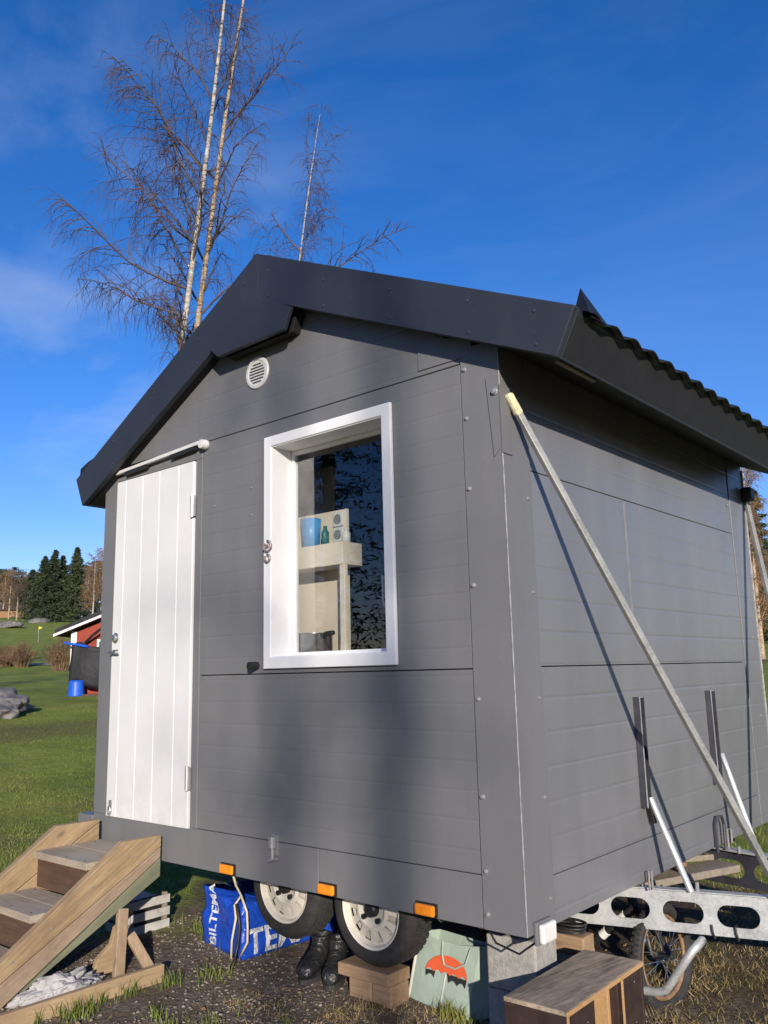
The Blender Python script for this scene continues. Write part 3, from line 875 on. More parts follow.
for x, y, z, h_, r_ in ((-1.10, 0.27, 1.577, 0.07, 0.022), (-1.275, 0.30, 1.577, 0.11, 0.02)):
    o = MB().lathe([(0, 0), (r_, 0), (r_, h_ * 0.7), (r_ * 0.5, h_ * 0.85), (r_ * 0.5, h_), (0, h_)], (x, y, z), (0, 0, 1), 16).build('bottle', M['white_plastic'] if h_ < 0.1 else M['bag_teal'], None, smooth=True)
    tag(o, 'short white bottle on the shelf behind the window' if h_ < 0.1 else 'slim dark teal bottle on the shelf behind the window', 'bottle')
mb = MB()
mb.tube([(-0.96, 0.44, 1.33), (-0.965, 0.44, 1.15), (-0.955, 0.44, 1.06)], 0.004, 6)
hg = mb.build('hanging_utensil', M['pot'], house, smooth=True)

# ---- door
door_root = MB()
nx = 5
xs_ = [DR[0] + (DR[1] - DR[0]) * t for t in (0, 0.13, 0.36, 0.58, 0.82, 1.0)]
for i in range(nx):
    door_root.box(xs_[i] + 0.0012, xs_[i + 1] - 0.0012, -0.014, 0.012, DR[2], DR[3])
door_root.box(DR[0] + 0.002, DR[1] - 0.002, 0.0125, 0.0325, DR[2] + 0.002, DR[3] - 0.002)
door = door_root.build('door', M['white'], house, bevel=0.0035)
mb = MB().lathe([(0, 0), (0.030, 0), (0.030, 0.006), (0.018, 0.010), (0.018, 0.022), (0, 0.024)], (-2.675, -0.0145, 1.172), (0, -1, 0), 24)
mb.build('lock', M['steel'], door, smooth=False)
mb = MB().box(-2.70, -2.645, -0.020, -0.0145, 1.075, 1.105)
mb.tube([(-2.69, -0.02, 1.09), (-2.69, -0.05, 1.09), (-2.61, -0.052, 1.088)], 0.008, 8)
mb.build('handle', M['steel'], door)
for z in (1.85, 0.43):
    mb = MB().box(-1.985, -1.945, -0.022, -0.0145, z - 0.055, z + 0.055)
    mb.tube([(-1.963, -0.026, z - 0.06), (-1.963, -0.026, z + 0.06)], 0.009, 8)
    mb.build('hinge', M['bolt'], door)
mb = MB().box(-2.685, -2.66, -0.02, -0.0145, 0.215, 0.27)
mb.tube([(-2.672 + 0.014 * math.cos(t), -0.026, 0.215 + 0.022 * math.sin(t)) for t in np.linspace(0, 2 * math.pi, 14)], 0.004, 6)
mb.build('hasp', M['bolt'], door)
# lamp tube over the door
mb = MB().bar((-2.76, -0.03, 2.152), (-1.90, -0.03, 2.190), 0.022, 0.020)
lamp = mb.build('strip_lamp', M['white_plastic'], house, bevel=0.003)
for a, b in ((0.18, 0.42), (0.70, 0.96)):
    mb = MB()
    p = Vector((-2.76, -0.03, 2.152)).lerp(Vector((-1.90, -0.03, 2.19)), a); q2 = Vector((-2.76, -0.03, 2.152)).lerp(Vector((-1.90, -0.03, 2.19)), b)
    mb.bar(p + Vector((0, 0.006, -0.020)), q2 + Vector((0, 0.006, -0.020)), 0.03, 0.016)
    mb.build('bracket', M['black'], lamp)
MB().lathe([(0, 0), (0.026, 0), (0.028, 0.012), (0.024, 0.04), (0, 0.042)], (-1.872, -0.005, 2.178), (0, -1, 0), 16).build('end_cap', M['white_plastic'], lamp)
# vent
vc = (-1.457, 0.0, 2.485); vr = 0.083
mb = MB().lathe([(0, -0.004), (vr + 0.004, -0.004), (vr + 0.004, 0.006), (vr, 0.011), (vr - 0.014, 0.012), (vr - 0.016, 0.007), (0, 0.007)], vc, (0, -1, 0), 40)
vent = mb.build('vent', M['white_plastic'], house)
mb = MB()
for k in range(7):
    z = vc[2] - 0.048 + k * 0.016
    hw = math.sqrt(max(0, 0.058 ** 2 - (z - vc[2]) ** 2))
    mb.prism([(vc[0] - hw, -0.0075, z), (vc[0] + hw, -0.0075, z), (vc[0] + hw, -0.0085, z - 0.006), (vc[0] - hw, -0.0085, z - 0.006)], (0, -0.001, 0.001))
mb.build('louvre', M['dark_gap'], vent)
# small fittings on the front
mb = MB().tube([(-1.455, 0.0, 0.985), (-1.455, -0.05, 0.985)], 0.020, 14)
mb.build('pipe_stub', M['black'], house)
mb = MB().lathe([(0, 0), (0.020, 0), (0.020, 0.05), (0.008, 0.052), (0.008, 0.10), (0, 0.10)], (-1.318, -0.022, 0.215), (0, 0, -1), 14)
mb.box(-1.335, -1.300, -0.012, -0.0005, 0.13, 0.22)
mb.tube([(-1.345, -0.03, 0.105), (-1.318, -0.022, 0.112), (-1.29, -0.02, 0.118)], 0.006, 6)
mb.build('water_tap', M['bolt'], house)
# marker lamps
for x in (-1.652, -0.985, -0.447):
    mb = MB().box(x - 0.052, x + 0.052, -0.006, -0.0005, 0.004, 0.054)
    base = mb.build('marker_lamp', M['black'], house)
    MB().box(x - 0.047, x + 0.047, -0.026, -0.0065, 0.008, 0.050).build('lens', M['amber'], base, bevel=0.008)
mb = MB().box(0.0075, 0.022, 0.035, 0.145, -0.035, 0.045)
base = mb.build('marker_lamp', M['grey'], house, bevel=0.004)
MB().box(0.0225, 0.045, 0.042, 0.138, -0.028, 0.038).build('lens', M['lens_white'], base, bevel=0.008)
MB().tube([(-0.26, 0.12, -0.02), (-0.20, 0.10, -0.075), (-0.08, 0.07, -0.085), (0.01, 0.075, -0.02)], 0.004, 6).build('cable', M['black'], house)
MB().tube([(-0.44, 0.04, -0.005), (-0.42, 0.05, -0.025), (-0.39, 0.06, -0.005)], 0.004, 6).build('cable', M['black'], house)

# ---- wheels
def wheel(x, y, z, flip):
    sg = -1 if not flip else 1
    w0 = MB().lathe([(0.168, 0.0), (0.20, -0.004), (0.226, 0.010), (0.238, 0.030), (0.238, 0.135), (0.226, 0.158), (0.18, 0.168)], (x, y, z), (0, -sg, 0), 44)
    wl = w0.build('wheel', M['rubber'], house, smooth=True)
    tr = MB()
    for k in range(4):
        for q in range(44):
            a0 = 2 * math.pi * (q + 0.5 * (k % 2)) / 44
            pts = []
            yy = y - sg * (0.040 + 0.026 * k)
            for da, dr in ((0.012, 0.237), (0.058, 0.237), (0.058, 0.244), (0.012, 0.244)):
                pts.append((x + dr * math.cos(a0 + da * 2), yy, z + dr * math.sin(a0 + da * 2)))
            tr.prism(pts, (0, -sg * 0.018, 0))
    tr.build('tread', M['rubber'], wl)
    rim = MB().lathe([(0.170, 0.06), (0.172, 0.008), (0.165, 0.0), (0.157, 0.004), (0.152, 0.022), (0.150, 0.030)], (x, y, z), (0, -sg, 0), 44)
    # face with slots: rings of quads leaving gaps
    NS = 12; N = 96
    def P(r, a, h):
        return (x + r * math.cos(a), y - sg * h, z + r * math.sin(a))
    for i in range(N):
        a0 = 2 * math.pi * i / N; a1 = 2 * math.pi * (i + 1) / N
        for (r0, h0, r1, h1, slot) in ((0.150, 0.030, 0.138, 0.026, False), (0.138, 0.026, 0.095, 0.016, True), (0.095, 0.016, 0.078, 0.010, False), (0.078, 0.010, 0.060, 0.020, False), (0.060, 0.020, 0.034, 0.024, False)):
            if slot and (i % 8) in (2, 3, 4, 5):
                continue
            rim.add([P(r0, a0, h0), P(r0, a1, h0), P(r1, a1, h1), P(r1, a0, h1)], [(0, 1, 2, 3)])
            if slot and (i % 8) == 6:
                rim.add([P(r0, a0, h0), P(r1, a0, h1), P(r1, a0, h1 + 0.02), P(r0, a0, h0 + 0.02)], [(0, 1, 2, 3)])
            if slot and (i % 8) == 1:
                rim.add([P(r0, a1, h0), P(r1, a1, h1), P(r1, a1, h1 + 0.02), P(r0, a1, h0 + 0.02)], [(0, 1, 2, 3)])
    rim.build('rim', M['rim'], wl)
    MB().lathe([(0.15, 0.05), (0.03, 0.055)], (x, y, z), (0, -sg, 0), 32).build('rim_back', M['rim'], wl)
    hub = MB().lathe([(0.036, 0.03), (0.034, 0.0), (0.024, -0.008), (0, -0.008)], (x, y, z), (0, -sg, 0), 20)
    for q in range(4):
        a0 = R_(40 + 90 * q)
        hub.lathe([(0.012, 0.03), (0.012, 0.004), (0, 0.002)], (x + 0.058 * math.cos(a0), y, z + 0.058 * math.sin(a0)), (0, -sg, 0), 8)
    hub.build('hub', M['black'], wl)
for x, z in ((-0.928, -0.088), (-1.49, -0.068)):
    wheel(x, 0.20, z, False)
for x in (-0.928, -1.49):
    wheel(x, 2.76, -0.07, True)

# ---- drawbar frame with slotted plates
def slot_plate(p0, p1, z0, z1, th, holes, name, mat='galv'):
    p0 = Vector((*p0, 0)); p1 = Vector((*p1, 0)); L = (p1 - p0).length
    d = (p1 - p0) / L; nrm = Vector((d.y, -d.x, 0))
    zc = (z0 + z1) / 2; hh = (z1 - z0) / 2
    mb = MB()
    def W(u, v, k):
        p = p0 + d * u + nrm * (th * k)
        return (p.x, p.y, zc + v)
    edges = [0.0]
    for a, b in holes:
        edges += [a, b]
    edges.append(L)
    cells = []
    cur = 0.0
    for a, b in holes:
        m0 = a - 0.022; m1 = b + 0.022
        if m0 > cur:
            cells.append((cur, m0, None))
        cells.append((m0, m1, (a, b))); cur = m1
    cells.append((cur, L, None))
    for a, b, h in cells:
        if h is None:
            for k in (0, 1):
                f = [W(a, -hh, k), W(b, -hh, k), W(b, hh, k), W(a, hh, k)]
                mb.add(f, [(0, 1, 2, 3)])
            for v in (-hh, hh):
                mb.add([W(a, v, 0), W(b, v, 0), W(b, v, 1), W(a, v, 1)], [(0, 1, 2, 3)])
            continue
        ca = (a + b) / 2; ha = (b - a) / 2; r = 0.044; hl = (h[1] - h[0]) / 2 - r
        N = 40
        angs = sorted([2 * math.pi * i / N + 0.001 for i in range(N)] + [math.atan2(sy * hh, sx * ha) % (2 * math.pi) for sx in (1, -1) for sy in (1, -1)])
        inn = []; outr = []
        for t in angs:
            c, s2 = math.cos(t), math.sin(t)
            k = min(ha / abs(c) if abs(c) > 1e-6 else 9, hh / abs(s2) if abs(s2) > 1e-6 else 9)
            outr.append((ca + c * k, s2 * k))
            # ray to stadium
            lo, hi = 0.0, ha
            for _ in range(30):
                mid = (lo + hi) / 2; px = abs(c * mid); py = abs(s2 * mid)
                ins = (py <= r) if px <= hl else (math.hypot(px - hl, py) <= r)
                if ins: lo = mid
                else: hi = mid
            inn.append((ca + c * lo, s2 * lo))
        n = len(angs)
        for i in range(n):
            j = (i + 1) % n
            for k in (0, 1):
                mb.add([W(*inn[i], k), W(*inn[j], k), W(*outr[j], k), W(*outr[i], k)], [(0, 1, 2, 3)])
            mb.add([W(*inn[i], 0), W(*inn[j], 0), W(*inn[j], 1), W(*inn[i], 1)], [(0, 1, 2, 3)])
            if abs(abs(outr[i][1]) - hh) < 1e-6 and abs(abs(outr[j][1]) - hh) < 1e-6:
                mb.add([W(*outr[i], 0), W(*outr[j], 0), W(*outr[j], 1), W(*outr[i], 1)], [(0, 1, 2, 3)])
    # folded flange along the top
    bm_ = mb
    a = p0; b = p1
    bm_.prism([(*(p0 + nrm * 0).xy, z1 + 0.001), (*(p1).xy, z1 + 0.001), (*(p1 - nrm * 0.05).xy, z1 + 0.001), (*(p0 - nrm * 0.05).xy, z1 + 0.001)], (0, 0, 0.004))
    # weld duplicate points so normals are consistent
    o = mb.build(name, M[mat], house, fix=False)
    bm = bmesh.new(); bm.from_mesh(o.data)
    bmesh.ops.remove_doubles(bm, verts=bm.verts, dist=0.0004)
    bmesh.ops.recalc_face_normals(bm, faces=bm.faces)
    bm.to_mesh(o.data); bm.free()
    return o
def near_y(x): return 1.01 + 0.29 * x
def far_y(x): return 1.985 - 0.25 * x
hl = []
x0n = -1.2
cs = math.hypot(1, 0.29)
for xc in (-0.50, -0.285, -0.072, 0.143, 0.358, 0.573, 0.788):
    u = (xc - x0n) * cs
    hl.append((u - 0.085, u + 0.085))
slot_plate((x0n, near_y(x0n)), (1.62, near_y(1.62)), -0.20, -0.034, 0.005, hl, 'drawbar')
cs = math.hypot(1, 0.25)
hl = []
for xc in (-0.40, -0.185, 0.03, 0.245, 0.46, 0.675):
    u = (xc - x0n) * cs
    hl.append((u - 0.085, u + 0.085))
slot_plate((x0n, far_y(x0n)), (1.62, far_y(1.62)), -0.20, -0.034, -0.005, hl, 'drawbar', 'steel_dark')  # galvanised like the near plate; dark material paints its shaded face
MB().bar((-0.2, far_y(-0.2) + 0.012, -0.0235), (1.62, far_y(1.62) + 0.012, -0.0235), 0.07, 0.010).build('drawbar_flange', M['galv'], house, bevel=0.002)
MB().tube([(1.55, 1.52, -0.11), (1.85, 1.52, -0.11)], 0.035, 12).build('coupling', M['galv_old'], house)
MB().tube([(1.60, 1.42, H(1.6, 1.42)), (1.60, 1.42, 0.12)], 0.024, 12).build('jockey_leg', M['galv_old'], house)
# black cable ties round the plate
for xc in (0.255, 0.345):
    y = near_y(xc)
    MB().tube([(xc, y - 0.012, -0.155), (xc + 0.004, y - 0.014, -0.185), (xc + 0.008, y - 0.008, -0.21), (xc + 0.008, y + 0.012, -0.207), (xc + 0.004, y + 0.014, -0.17), (xc, y, -0.15)], 0.005, 6).build('cable_tie', M['black'], house)
# bolts on the drawbar flange
for x, y in ((-0.02, near_y(-0.02) + 0.02), (0.20, near_y(0.2) + 0.02), (-0.02, far_y(-0.02) - 0.02), (0.1, far_y(0.1) - 0.02)):
    MB().tube([(x, y, -0.03), (x, y, 0.006)], 0.009, 8).build('stud', M['bolt'], house)
# U-bolts by the wall
MB().tube([(0.02, 1.86, -0.02), (0.02, 1.86, 0.12), (0.025, 1.885, 0.155), (0.03, 1.93, 0.15), (0.03, 1.95, 0.11), (0.03, 1.95, -0.02)], 0.008, 8).build('lifting_eye', M['steel_dark'], house)
MB().tube([(0.02, 2.02, -0.02), (0.02, 2.02, 0.07), (0.03, 2.05, 0.07), (0.03, 2.05, 0.0)], 0.006, 8).build('eye_bolt', M['bolt'], house)
MB().tube([(0.03, 0.98, -0.03), (0.03, 0.98, 0.05), (0.035, 1.0, 0.05), (0.035, 1.0, -0.03)], 0.005, 8).build('eye_bolt', M['bolt'], house)
# upright angle bars on the side
for y, hw in ((1.045, 0.026), (1.965, 0.034)):
    mb = MB().box(0.0005, 0.032, y - hw, y - hw + 0.005, 0.31, 0.80)
    mb.box(0.0005, 0.005, y - hw + 0.0055, y + hw - 0.0055, 0.31, 0.80)
    mb.box(0.0005, 0.032, y + hw - 0.005, y + hw, 0.31, 0.80)
    mb.build('upright_bar', M['steel_dark'], house)  # dark colour holds stain and the dim reflection on galvanised steel
    mb = MB().box(0.0325, 0.0345, y - hw - 0.001, y - hw + 0.006, 0.31, 0.801)
    mb.box(0.006, 0.030, y - hw + 0.006, y + hw - 0.006, 0.796, 0.80)
    mb.build('bar_edge', M['galv'], house)
# long braces + short struts
def stay(p, q, r, name, mat):
    return MB().tube([p, q], r, 12).build(name, M[mat], house, smooth=False)
def long_brace(ytop, ybot, sgn, jnt):
    a = Vector((0.018, ytop, 2.03)); b = Vector((0.56, ybot, -0.03))
    mb = MB().bar(a.lerp(b, 0.03), b, 0.028, 0.026, (1, -0.6, 0.2))
    br = mb.build('long_brace', M['galv_old'], house, bevel=0.004)
    MB().bar(a.lerp(b, 0.0), a.lerp(b, 0.042), 0.036, 0.034, (1, -0.6, 0.2)).build(jnt[0], jnt[1], br, bevel=0.012)
    return br
foam = simple('dried_foam', (0.62, 0.57, 0.36), 0.9, var=0.2, scale=40, bump=0.9, bscale=60)
long_brace(0.035, 1.105, 1, ('foam_plug', foam))
br = long_brace(2.925, 1.88, -1, ('rubber_clamp', M['black']))
MB().box(0.004, 0.07, 2.885, 2.965, 1.985, 2.075).build('clamp', M['black'], br, bevel=0.012)
stay((0.03, 1.06, 0.35), (0.185, 1.055, -0.03), 0.0145, 'short_brace', 'galv')
stay((0.03, 2.02, 0.46), (0.20, 1.945, -0.03), 0.0145, 'short_brace', 'galv')
MB().bar((0.012, 1.045, 0.37), (0.03, 1.075, 0.24), 0.035, 0.014).build('rubber_flap', M['black'], house)

# ================================================================== WOODEN STEPS
steps = thing('wooden_steps', 'low wooden steps of weathered boards leading up to the white door', 'steps', (-2.45, -0.5, -0.48))
XS = -2.155
def side_board(pts, x0, x1, name, mat, parent=steps, bev=0.003):
    return MB().prism([(x0, y, z) for y, z in pts], (x1 - x0, 0, 0)).build(name, M[mat], parent, bevel=bev)
side_board([(-0.256, 0.139), (-0.036, 0.138), (-0.036, 0.0835), (-0.849, -0.357), (-1.13, -0.51), (-1.13, -0.462), (-0.854, -0.275)], XS - 0.045, XS, 'stringer', 'wood_gold')
side_board([(-0.036, 0.079), (-0.036, 0.032), (-0.835, -0.455), (-0.96, -0.52), (-1.12, -0.51), (-0.849, -0.362)], XS - 0.045, XS - 0.002, 'stringer', 'wood_greybrown')
side_board([(-0.036, 0.028), (-0.036, -0.062), (-0.80, -0.448)], XS - 0.045, XS - 0.001, 'stringer', 'wood_green')
XF = -2.72
side_board([(-0.30, 0.168), (-0.05, 0.166), (-0.05, 0.155), (-0.22, 0.060), (-1.10, -0.47), (-1.10, -0.38)], XF - 0.045, XF, 'stringer', 'wood_gold')
side_board([(-0.05, 0.150), (-0.05, -0.06), (-0.97, -0.51), (-1.09, -0.472), (-0.22, 0.055)], XF - 0.045, XF - 0.001, 'stringer', 'wood_gold')
for zt, y0, y1 in ((0.062, -0.43, -0.04), (-0.118, -0.70, -0.412), (-0.298, -0.97, -0.682)):
    ym = (y0 + y1) / 2 + 0.01
    for a, b in ((y0, ym - 0.0015), (ym + 0.0015, y1)):
        MB().box(XF + 0.002, XS - 0.047, a, b, zt - 0.034, zt).build('tread', M['tread'], steps, bevel=0.0025)
for zt, y, zb in ((0.027, -0.405, -0.117), (-0.153, -0.675, -0.297), (-0.333, -0.945, -0.50)):
    MB().box(XF + 0.002, XS - 0.047, y, y + 0.018, zb, zt).build('riser', M['riser'], steps, bevel=0.002)

for y, z in ((-0.075, 0.118), (-0.20, 0.06), (-0.42, -0.04), (-0.62, -0.18), (-0.80, -0.28), (-0.075, 0.05), (-0.33, -0.12), (-0.60, -0.27)):
    MB().lathe([(0, 0), (0.006, 0), (0.005, 0.002), (0, 0.0025)], (XS + 0.0005, y, z), (1, 0, 0), 8).build('screw', M['bolt'], steps)
for x in (XF + 0.05, XF + 0.27, XS - 0.10):
    for y, z in ((-0.40, 0.062), (-0.10, 0.062), (-0.67, -0.118), (-0.44, -0.118)):
        MB().lathe([(0, 0), (0.006, 0), (0.005, 0.0015), (0, 0.002)], (x + rnd.uniform(-.01, .01), y, z + 0.0003), (0, 0, 1), 8).build('screw', M['steel_dark'], steps)
# board standing on edge below the steps, and props under the stringer
kerb = MB()
kerb.bar((-1.885, -0.20, -0.435), (-1.93, -1.35, -0.445), 0.035, 0.105)
tag(kerb.build('edge_board', M['plank_y'], None, bevel=0.006), 'long brown board standing on edge on the gravel below the steps', 'board')
tag(MB().bar((-2.165, -0.245, -0.175), (-2.10, -0.30, -0.475), 0.055, 0.028, (1, 0, 0)).build('prop_board', M['plank_z'], None, bevel=0.004),
    'upright grey prop board wedged beneath the stair stringer', 'board')
tag(MB().bar((-2.15, -0.21, -0.30), (-2.08, -0.13, -0.475), 0.05, 0.026, (1, 0, 0)).build('leaning_board', M['plank_z'], None, bevel=0.004),
    'short brown board leaning to the right of the upright prop', 'board')
mb = MB().prism([(-2.18, -0.40, -0.48), (-2.18, -0.22, -0.48), (-2.18, -0.20, -0.22), (-2.18, -0.27, -0.26), (-2.18, -0.29, -0.33), (-2.18, -0.36, -0.38)], (-0.03, 0, 0))
tag(mb.build('sawn_offcut', M['plank_y'], None, bevel=0.004), 'stepped sawn timber offcut behind the upright prop under the steps', 'offcut')
# white slatted crate
cr_ = thing('slatted_crate', 'small white slatted wooden crate in the shade beyond the steps', 'crate', (-2.62, 0.14, -0.50), None)
for z in (-0.44, -0.375, -0.31):
    MB().box(-2.765, -2.535, 0.035, 0.048, z, z + 0.045).build('slat', M['dull_white'], cr_, bevel=0.003)
    MB().box(-2.545, -2.533, 0.050, 0.30, z, z + 0.045).build('slat', M['dull_white'], cr_, bevel=0.003)
for x, y in ((-2.76, 0.06), (-2.558, 0.062), (-2.558, 0.28)):
    MB().box(x - 0.015, x + 0.012, y - 0.011, y + 0.012, -0.48, -0.255).build('corner_post', M['plank_grey'], cr_, bevel=0.003)
tag(MB().box(-2.75, -2.565, 0.075, 0.27, -0.45, -0.27).build('dark_bin', M['black'], None, bevel=0.02), 'dark plastic bin standing inside the white slatted crate', 'bin')

def lumpy(name, c, size, mat, seed, amp=0.25, sub=5, parent=None, flat=None):
    bm = bmesh.new()
    bmesh.ops.create_icosphere(bm, subdivisions=sub, radius=1.0)
    r = random.Random(seed)
    from mathutils import noise as mn
    off = Vector((r.uniform(0, 50), r.uniform(0, 50), r.uniform(0, 50)))
    for v in bm.verts:
        d = v.co.copy()
        k = 1 + amp * mn.fractal(d * 1.3 + off, 0.9, 2.1, 4) + amp * 0.35 * mn.noise(d * 5 + off) + amp * 0.22 * abs(mn.noise(d * 11 + off))
        d = d * k
        if flat is not None and d.z < flat:
            d.z = flat
        v.co = Vector((d.x * size[0], d.y * size[1], d.z * size[2])) + Vector(c)
    me = bpy.data.meshes.new(name); bm.to_mesh(me); bm.free()
    me.polygons.foreach_set('use_smooth', [True] * len(me.polygons))
    me.materials.append(mat)
    o = bpy.data.objects.new(name, me); COL.objects.link(o)
    ROOTINV[o.name] = Matrix.Identity(4)
    if parent:
        o.parent = parent; o.matrix_parent_inverse = ROOTINV[parent.name]
    return o
tag(lumpy('crumpled_sheet', (-2.10, -0.58, -0.435), (0.085, 0.17, 0.06), M['rag'], 4, 0.6, 5), 'crumpled pale grey sheet lying under the steps behind the edge board', 'sheet')

# ================================================================== THINGS UNDER THE TRAILER
# blue carrier bag
bag = thing('carrier_bag', 'big bright blue carrier bag with bold white lettering beside the left wheel', 'bag', (-1.95, 0.5, -0.455))
A = Vector((-2.17, 0.27, -0.462)); Bc = Vector((-1.80, 0.215, -0.462)); Cc = Vector((-1.73, 0.82, -0.455)); Dd = Vector((-2.10, 0.88, -0.455))
def quad_strip(corners, hts, name, mat, parent, n=14, wob=0.012, seed=2):
    """upright closed bag wall through corner points with sagging rim"""
    from mathutils import noise as mn
    mb = MB(); vs = []; fs = []
    loop = []
    m = len(corners)
    for i in range(m):
        for k in range(n):
            t = k / n
            loop.append((corners[i].lerp(corners[(i + 1) % m], t), hts[i] * (1 - t) + hts[(i + 1) % m] * t - 0.022 * math.sin(math.pi * t), i + t))
    cen = sum(corners, Vector()) / m
    R = 16
    for j in range(R + 1):
        s = j / R
        for p, h, q in loop:
            o = (p - cen); o.z = 0
            k = 1 + 0.02 * math.sin(math.pi * s) - 0.03 * s
            w_ = wob * (mn.noise(Vector((q * 3.1 + seed, s * 3.0, 0.4))) + 0.45 * abs(mn.noise(Vector((q * 8.0 + seed + s * 3, s * 6.0 - q * 2, 4.4))))) * (0.3 + s)
            pp = cen + o * k + o.normalized() * w_
            vs.append((pp.x, pp.y, p.z + h * s))
    L = len(loop)
    for j in range(R):
        for i in range(L):
            i2 = (i + 1) % L
            fs.append((j * L + i, j * L + i2, (j + 1) * L + i2, (j + 1) * L + i))
    fs.append(tuple(range(L))[::-1])
    # fallen-in top
    c_i = len(vs)
    vs.append((cen.x, cen.y, cen.z + min(hts) * 0.72))
    for i in range(L):
        fs.append((R * L + i, R * L + (i + 1) % L, c_i))
    mb.add(vs, fs)
    return mb.build(name, mat, parent, smooth=True)
quad_strip([A, Bc, Cc, Dd], [0.30, 0.27, 0.27, 0.28], 'bag_body', M['bag_blue'], bag, n=26, wob=0.034)
bag_b = bpy.data.objects[[c.name for c in bag.children][0]]
e1 = (Bc - A); e1.z = 0
text_mesh('BILTEMA', 0.079, A + Vector((0.112, -0.024, 0.015)), (-0.02, 0, 1), (-e1.x, -e1.y, 0), 'lettering', M['bag_white'], bag, 0.004)
e2 = (Cc - Bc); e2.z = 0
text_mesh('BIL', 0.17, Bc + Vector((0.045, 0.24, 0.135)), e2, (0, 0, 1), 'lettering', M['bag_white'], bag, 0.004)
text_mesh('TEMA', 0.165, Bc + Vector((0.022, 0.02, 0.020)), e2, (0, 0, 1), 'lettering', M['bag_white'], bag, 0.004)
cord = MB()
cord.tube([(-1.70, 0.06, 0.0), (-1.745, 0.12, -0.08), (-1.756, 0.165, -0.138), (-1.81, 0.168, -0.193), (-1.79, 0.16, -0.25), (-1.825, 0.165, -0.36), (-1.83, 0.165, -0.445)], 0.006, 6)
cord.tube([(-1.756, 0.165, -0.142), (-1.712, 0.165, -0.21), (-1.70, 0.16, -0.28), (-1.695, 0.155, -0.345), (-1.738, 0.15, -0.41)], 0.006, 6)
tag(cord.build('rope', M['cord'], None, smooth=True), 'thin pale rope hanging down over the front corner of the blue bag', 'rope')
cord = MB().tube([(-1.78, 0.155, -0.18), (-1.76, 0.16, -0.28), (-1.765, 0.155, -0.36), (-1.78, 0.145, -0.44), (-1.70, 0.05, -0.455)], 0.008, 6)
tag(cord.build('black_strap', M['black'], None, smooth=True), 'black strap hanging between the pale rope ends on the blue bag', 'strap')

from mathutils.bvhtree import BVHTree
bvh = BVHTree.FromPolygons([v.co for v in bag_b.data.vertices], [tuple(p.vertices) for p in bag_b.data.polygons])
for c, nrm in ((c, nn) for c in bag.children if c.name.startswith('lettering') for nn in [(-0.15, -0.99, 0) if abs(max(v.co.y for v in c.data.vertices) - 0.25) < 0.08 else (0.99, -0.12, 0)]):
    nrm = Vector(nrm).normalized()
    bm = bmesh.new(); bm.from_mesh(c.data)
    bmesh.ops.triangulate(bm, faces=bm.faces[:])
    bmesh.ops.subdivide_edges(bm, edges=[e for e in bm.edges if e.calc_length() > 0.012], cuts=3, use_grid_fill=True)
    bmesh.ops.triangulate(bm, faces=bm.faces[:])
    for v in bm.verts:
        hit = bvh.ray_cast(v.co + nrm * 0.15, -nrm, 0.4)
        if hit[0] is not None:
            v.co = hit[0] + nrm * 0.0035
    bm.to_mesh(c.data); bm.free()
# sage bag with umbrella print
bag2 = thing('shopping_bag', 'pale sage green shopping bag with a printed orange red umbrella under the trailer', 'bag', (-0.66, 0.42, -0.49))
b0 = Vector((-0.845, 0.345, -0.505)); b1 = Vector((-0.53, 0.335, -0.512)); b2 = Vector((-0.455, 0.44, -0.51)); b3 = Vector((-0.80, 0.46, -0.505))
def bagpt(u, v, d=0.0):
    lo = b0.lerp(b1, u); hi = Vector((-0.785, 0.375, -0.192)).lerp(Vector((-0.465, 0.37, -0.20)), u)
    p = lo.lerp(hi, v)
    return p + Vector((0, -1, 0.1)) * d
mb = MB(); vs = []; fs = []
NU, NV = 16, 14
from mathutils import noise as mnoise
for j in range(NV + 1):
    for i in range(NU + 1):
        u = i / NU; v = j / NV
        p = bagpt(u, v, 0.010 * mnoise.noise(Vector((u * 2.5, v * 2.5, 3.3))) * 0.6)
        if j == NV: p.z -= 0.018 * math.sin(math.pi * u)
        vs.append(p)
for j in range(NV):
    for i in range(NU):
        q0 = j * (NU + 1) + i
        fs.append((q0, q0 + 1, q0 + NU + 2, q0 + NU + 1))
mb.add(vs, fs)
t0 = Vector((-0.745, 0.47, -0.20)); t1 = Vector((-0.425, 0.45, -0.21))
mb.add([b1, b2, t1, bagpt(1, 1)], [(0, 1, 2, 3)])
mb.add([b0, b3, t0, bagpt(0, 1)], [(0, 1, 2, 3)])
mb.add([b3, b2, t1, t0], [(0, 1, 2, 3)])
mb.add([b0, b1, b2, b3], [(0, 1, 2, 3)])
mb.build('bag_body', M['bag_sage'], bag2, smooth=False)
MB().tube([bagpt(0, t, 0.004) for t in np.linspace(0.01, 0.98, 8)], 0.006, 6).build('piping', M['print_cream'], bag2)
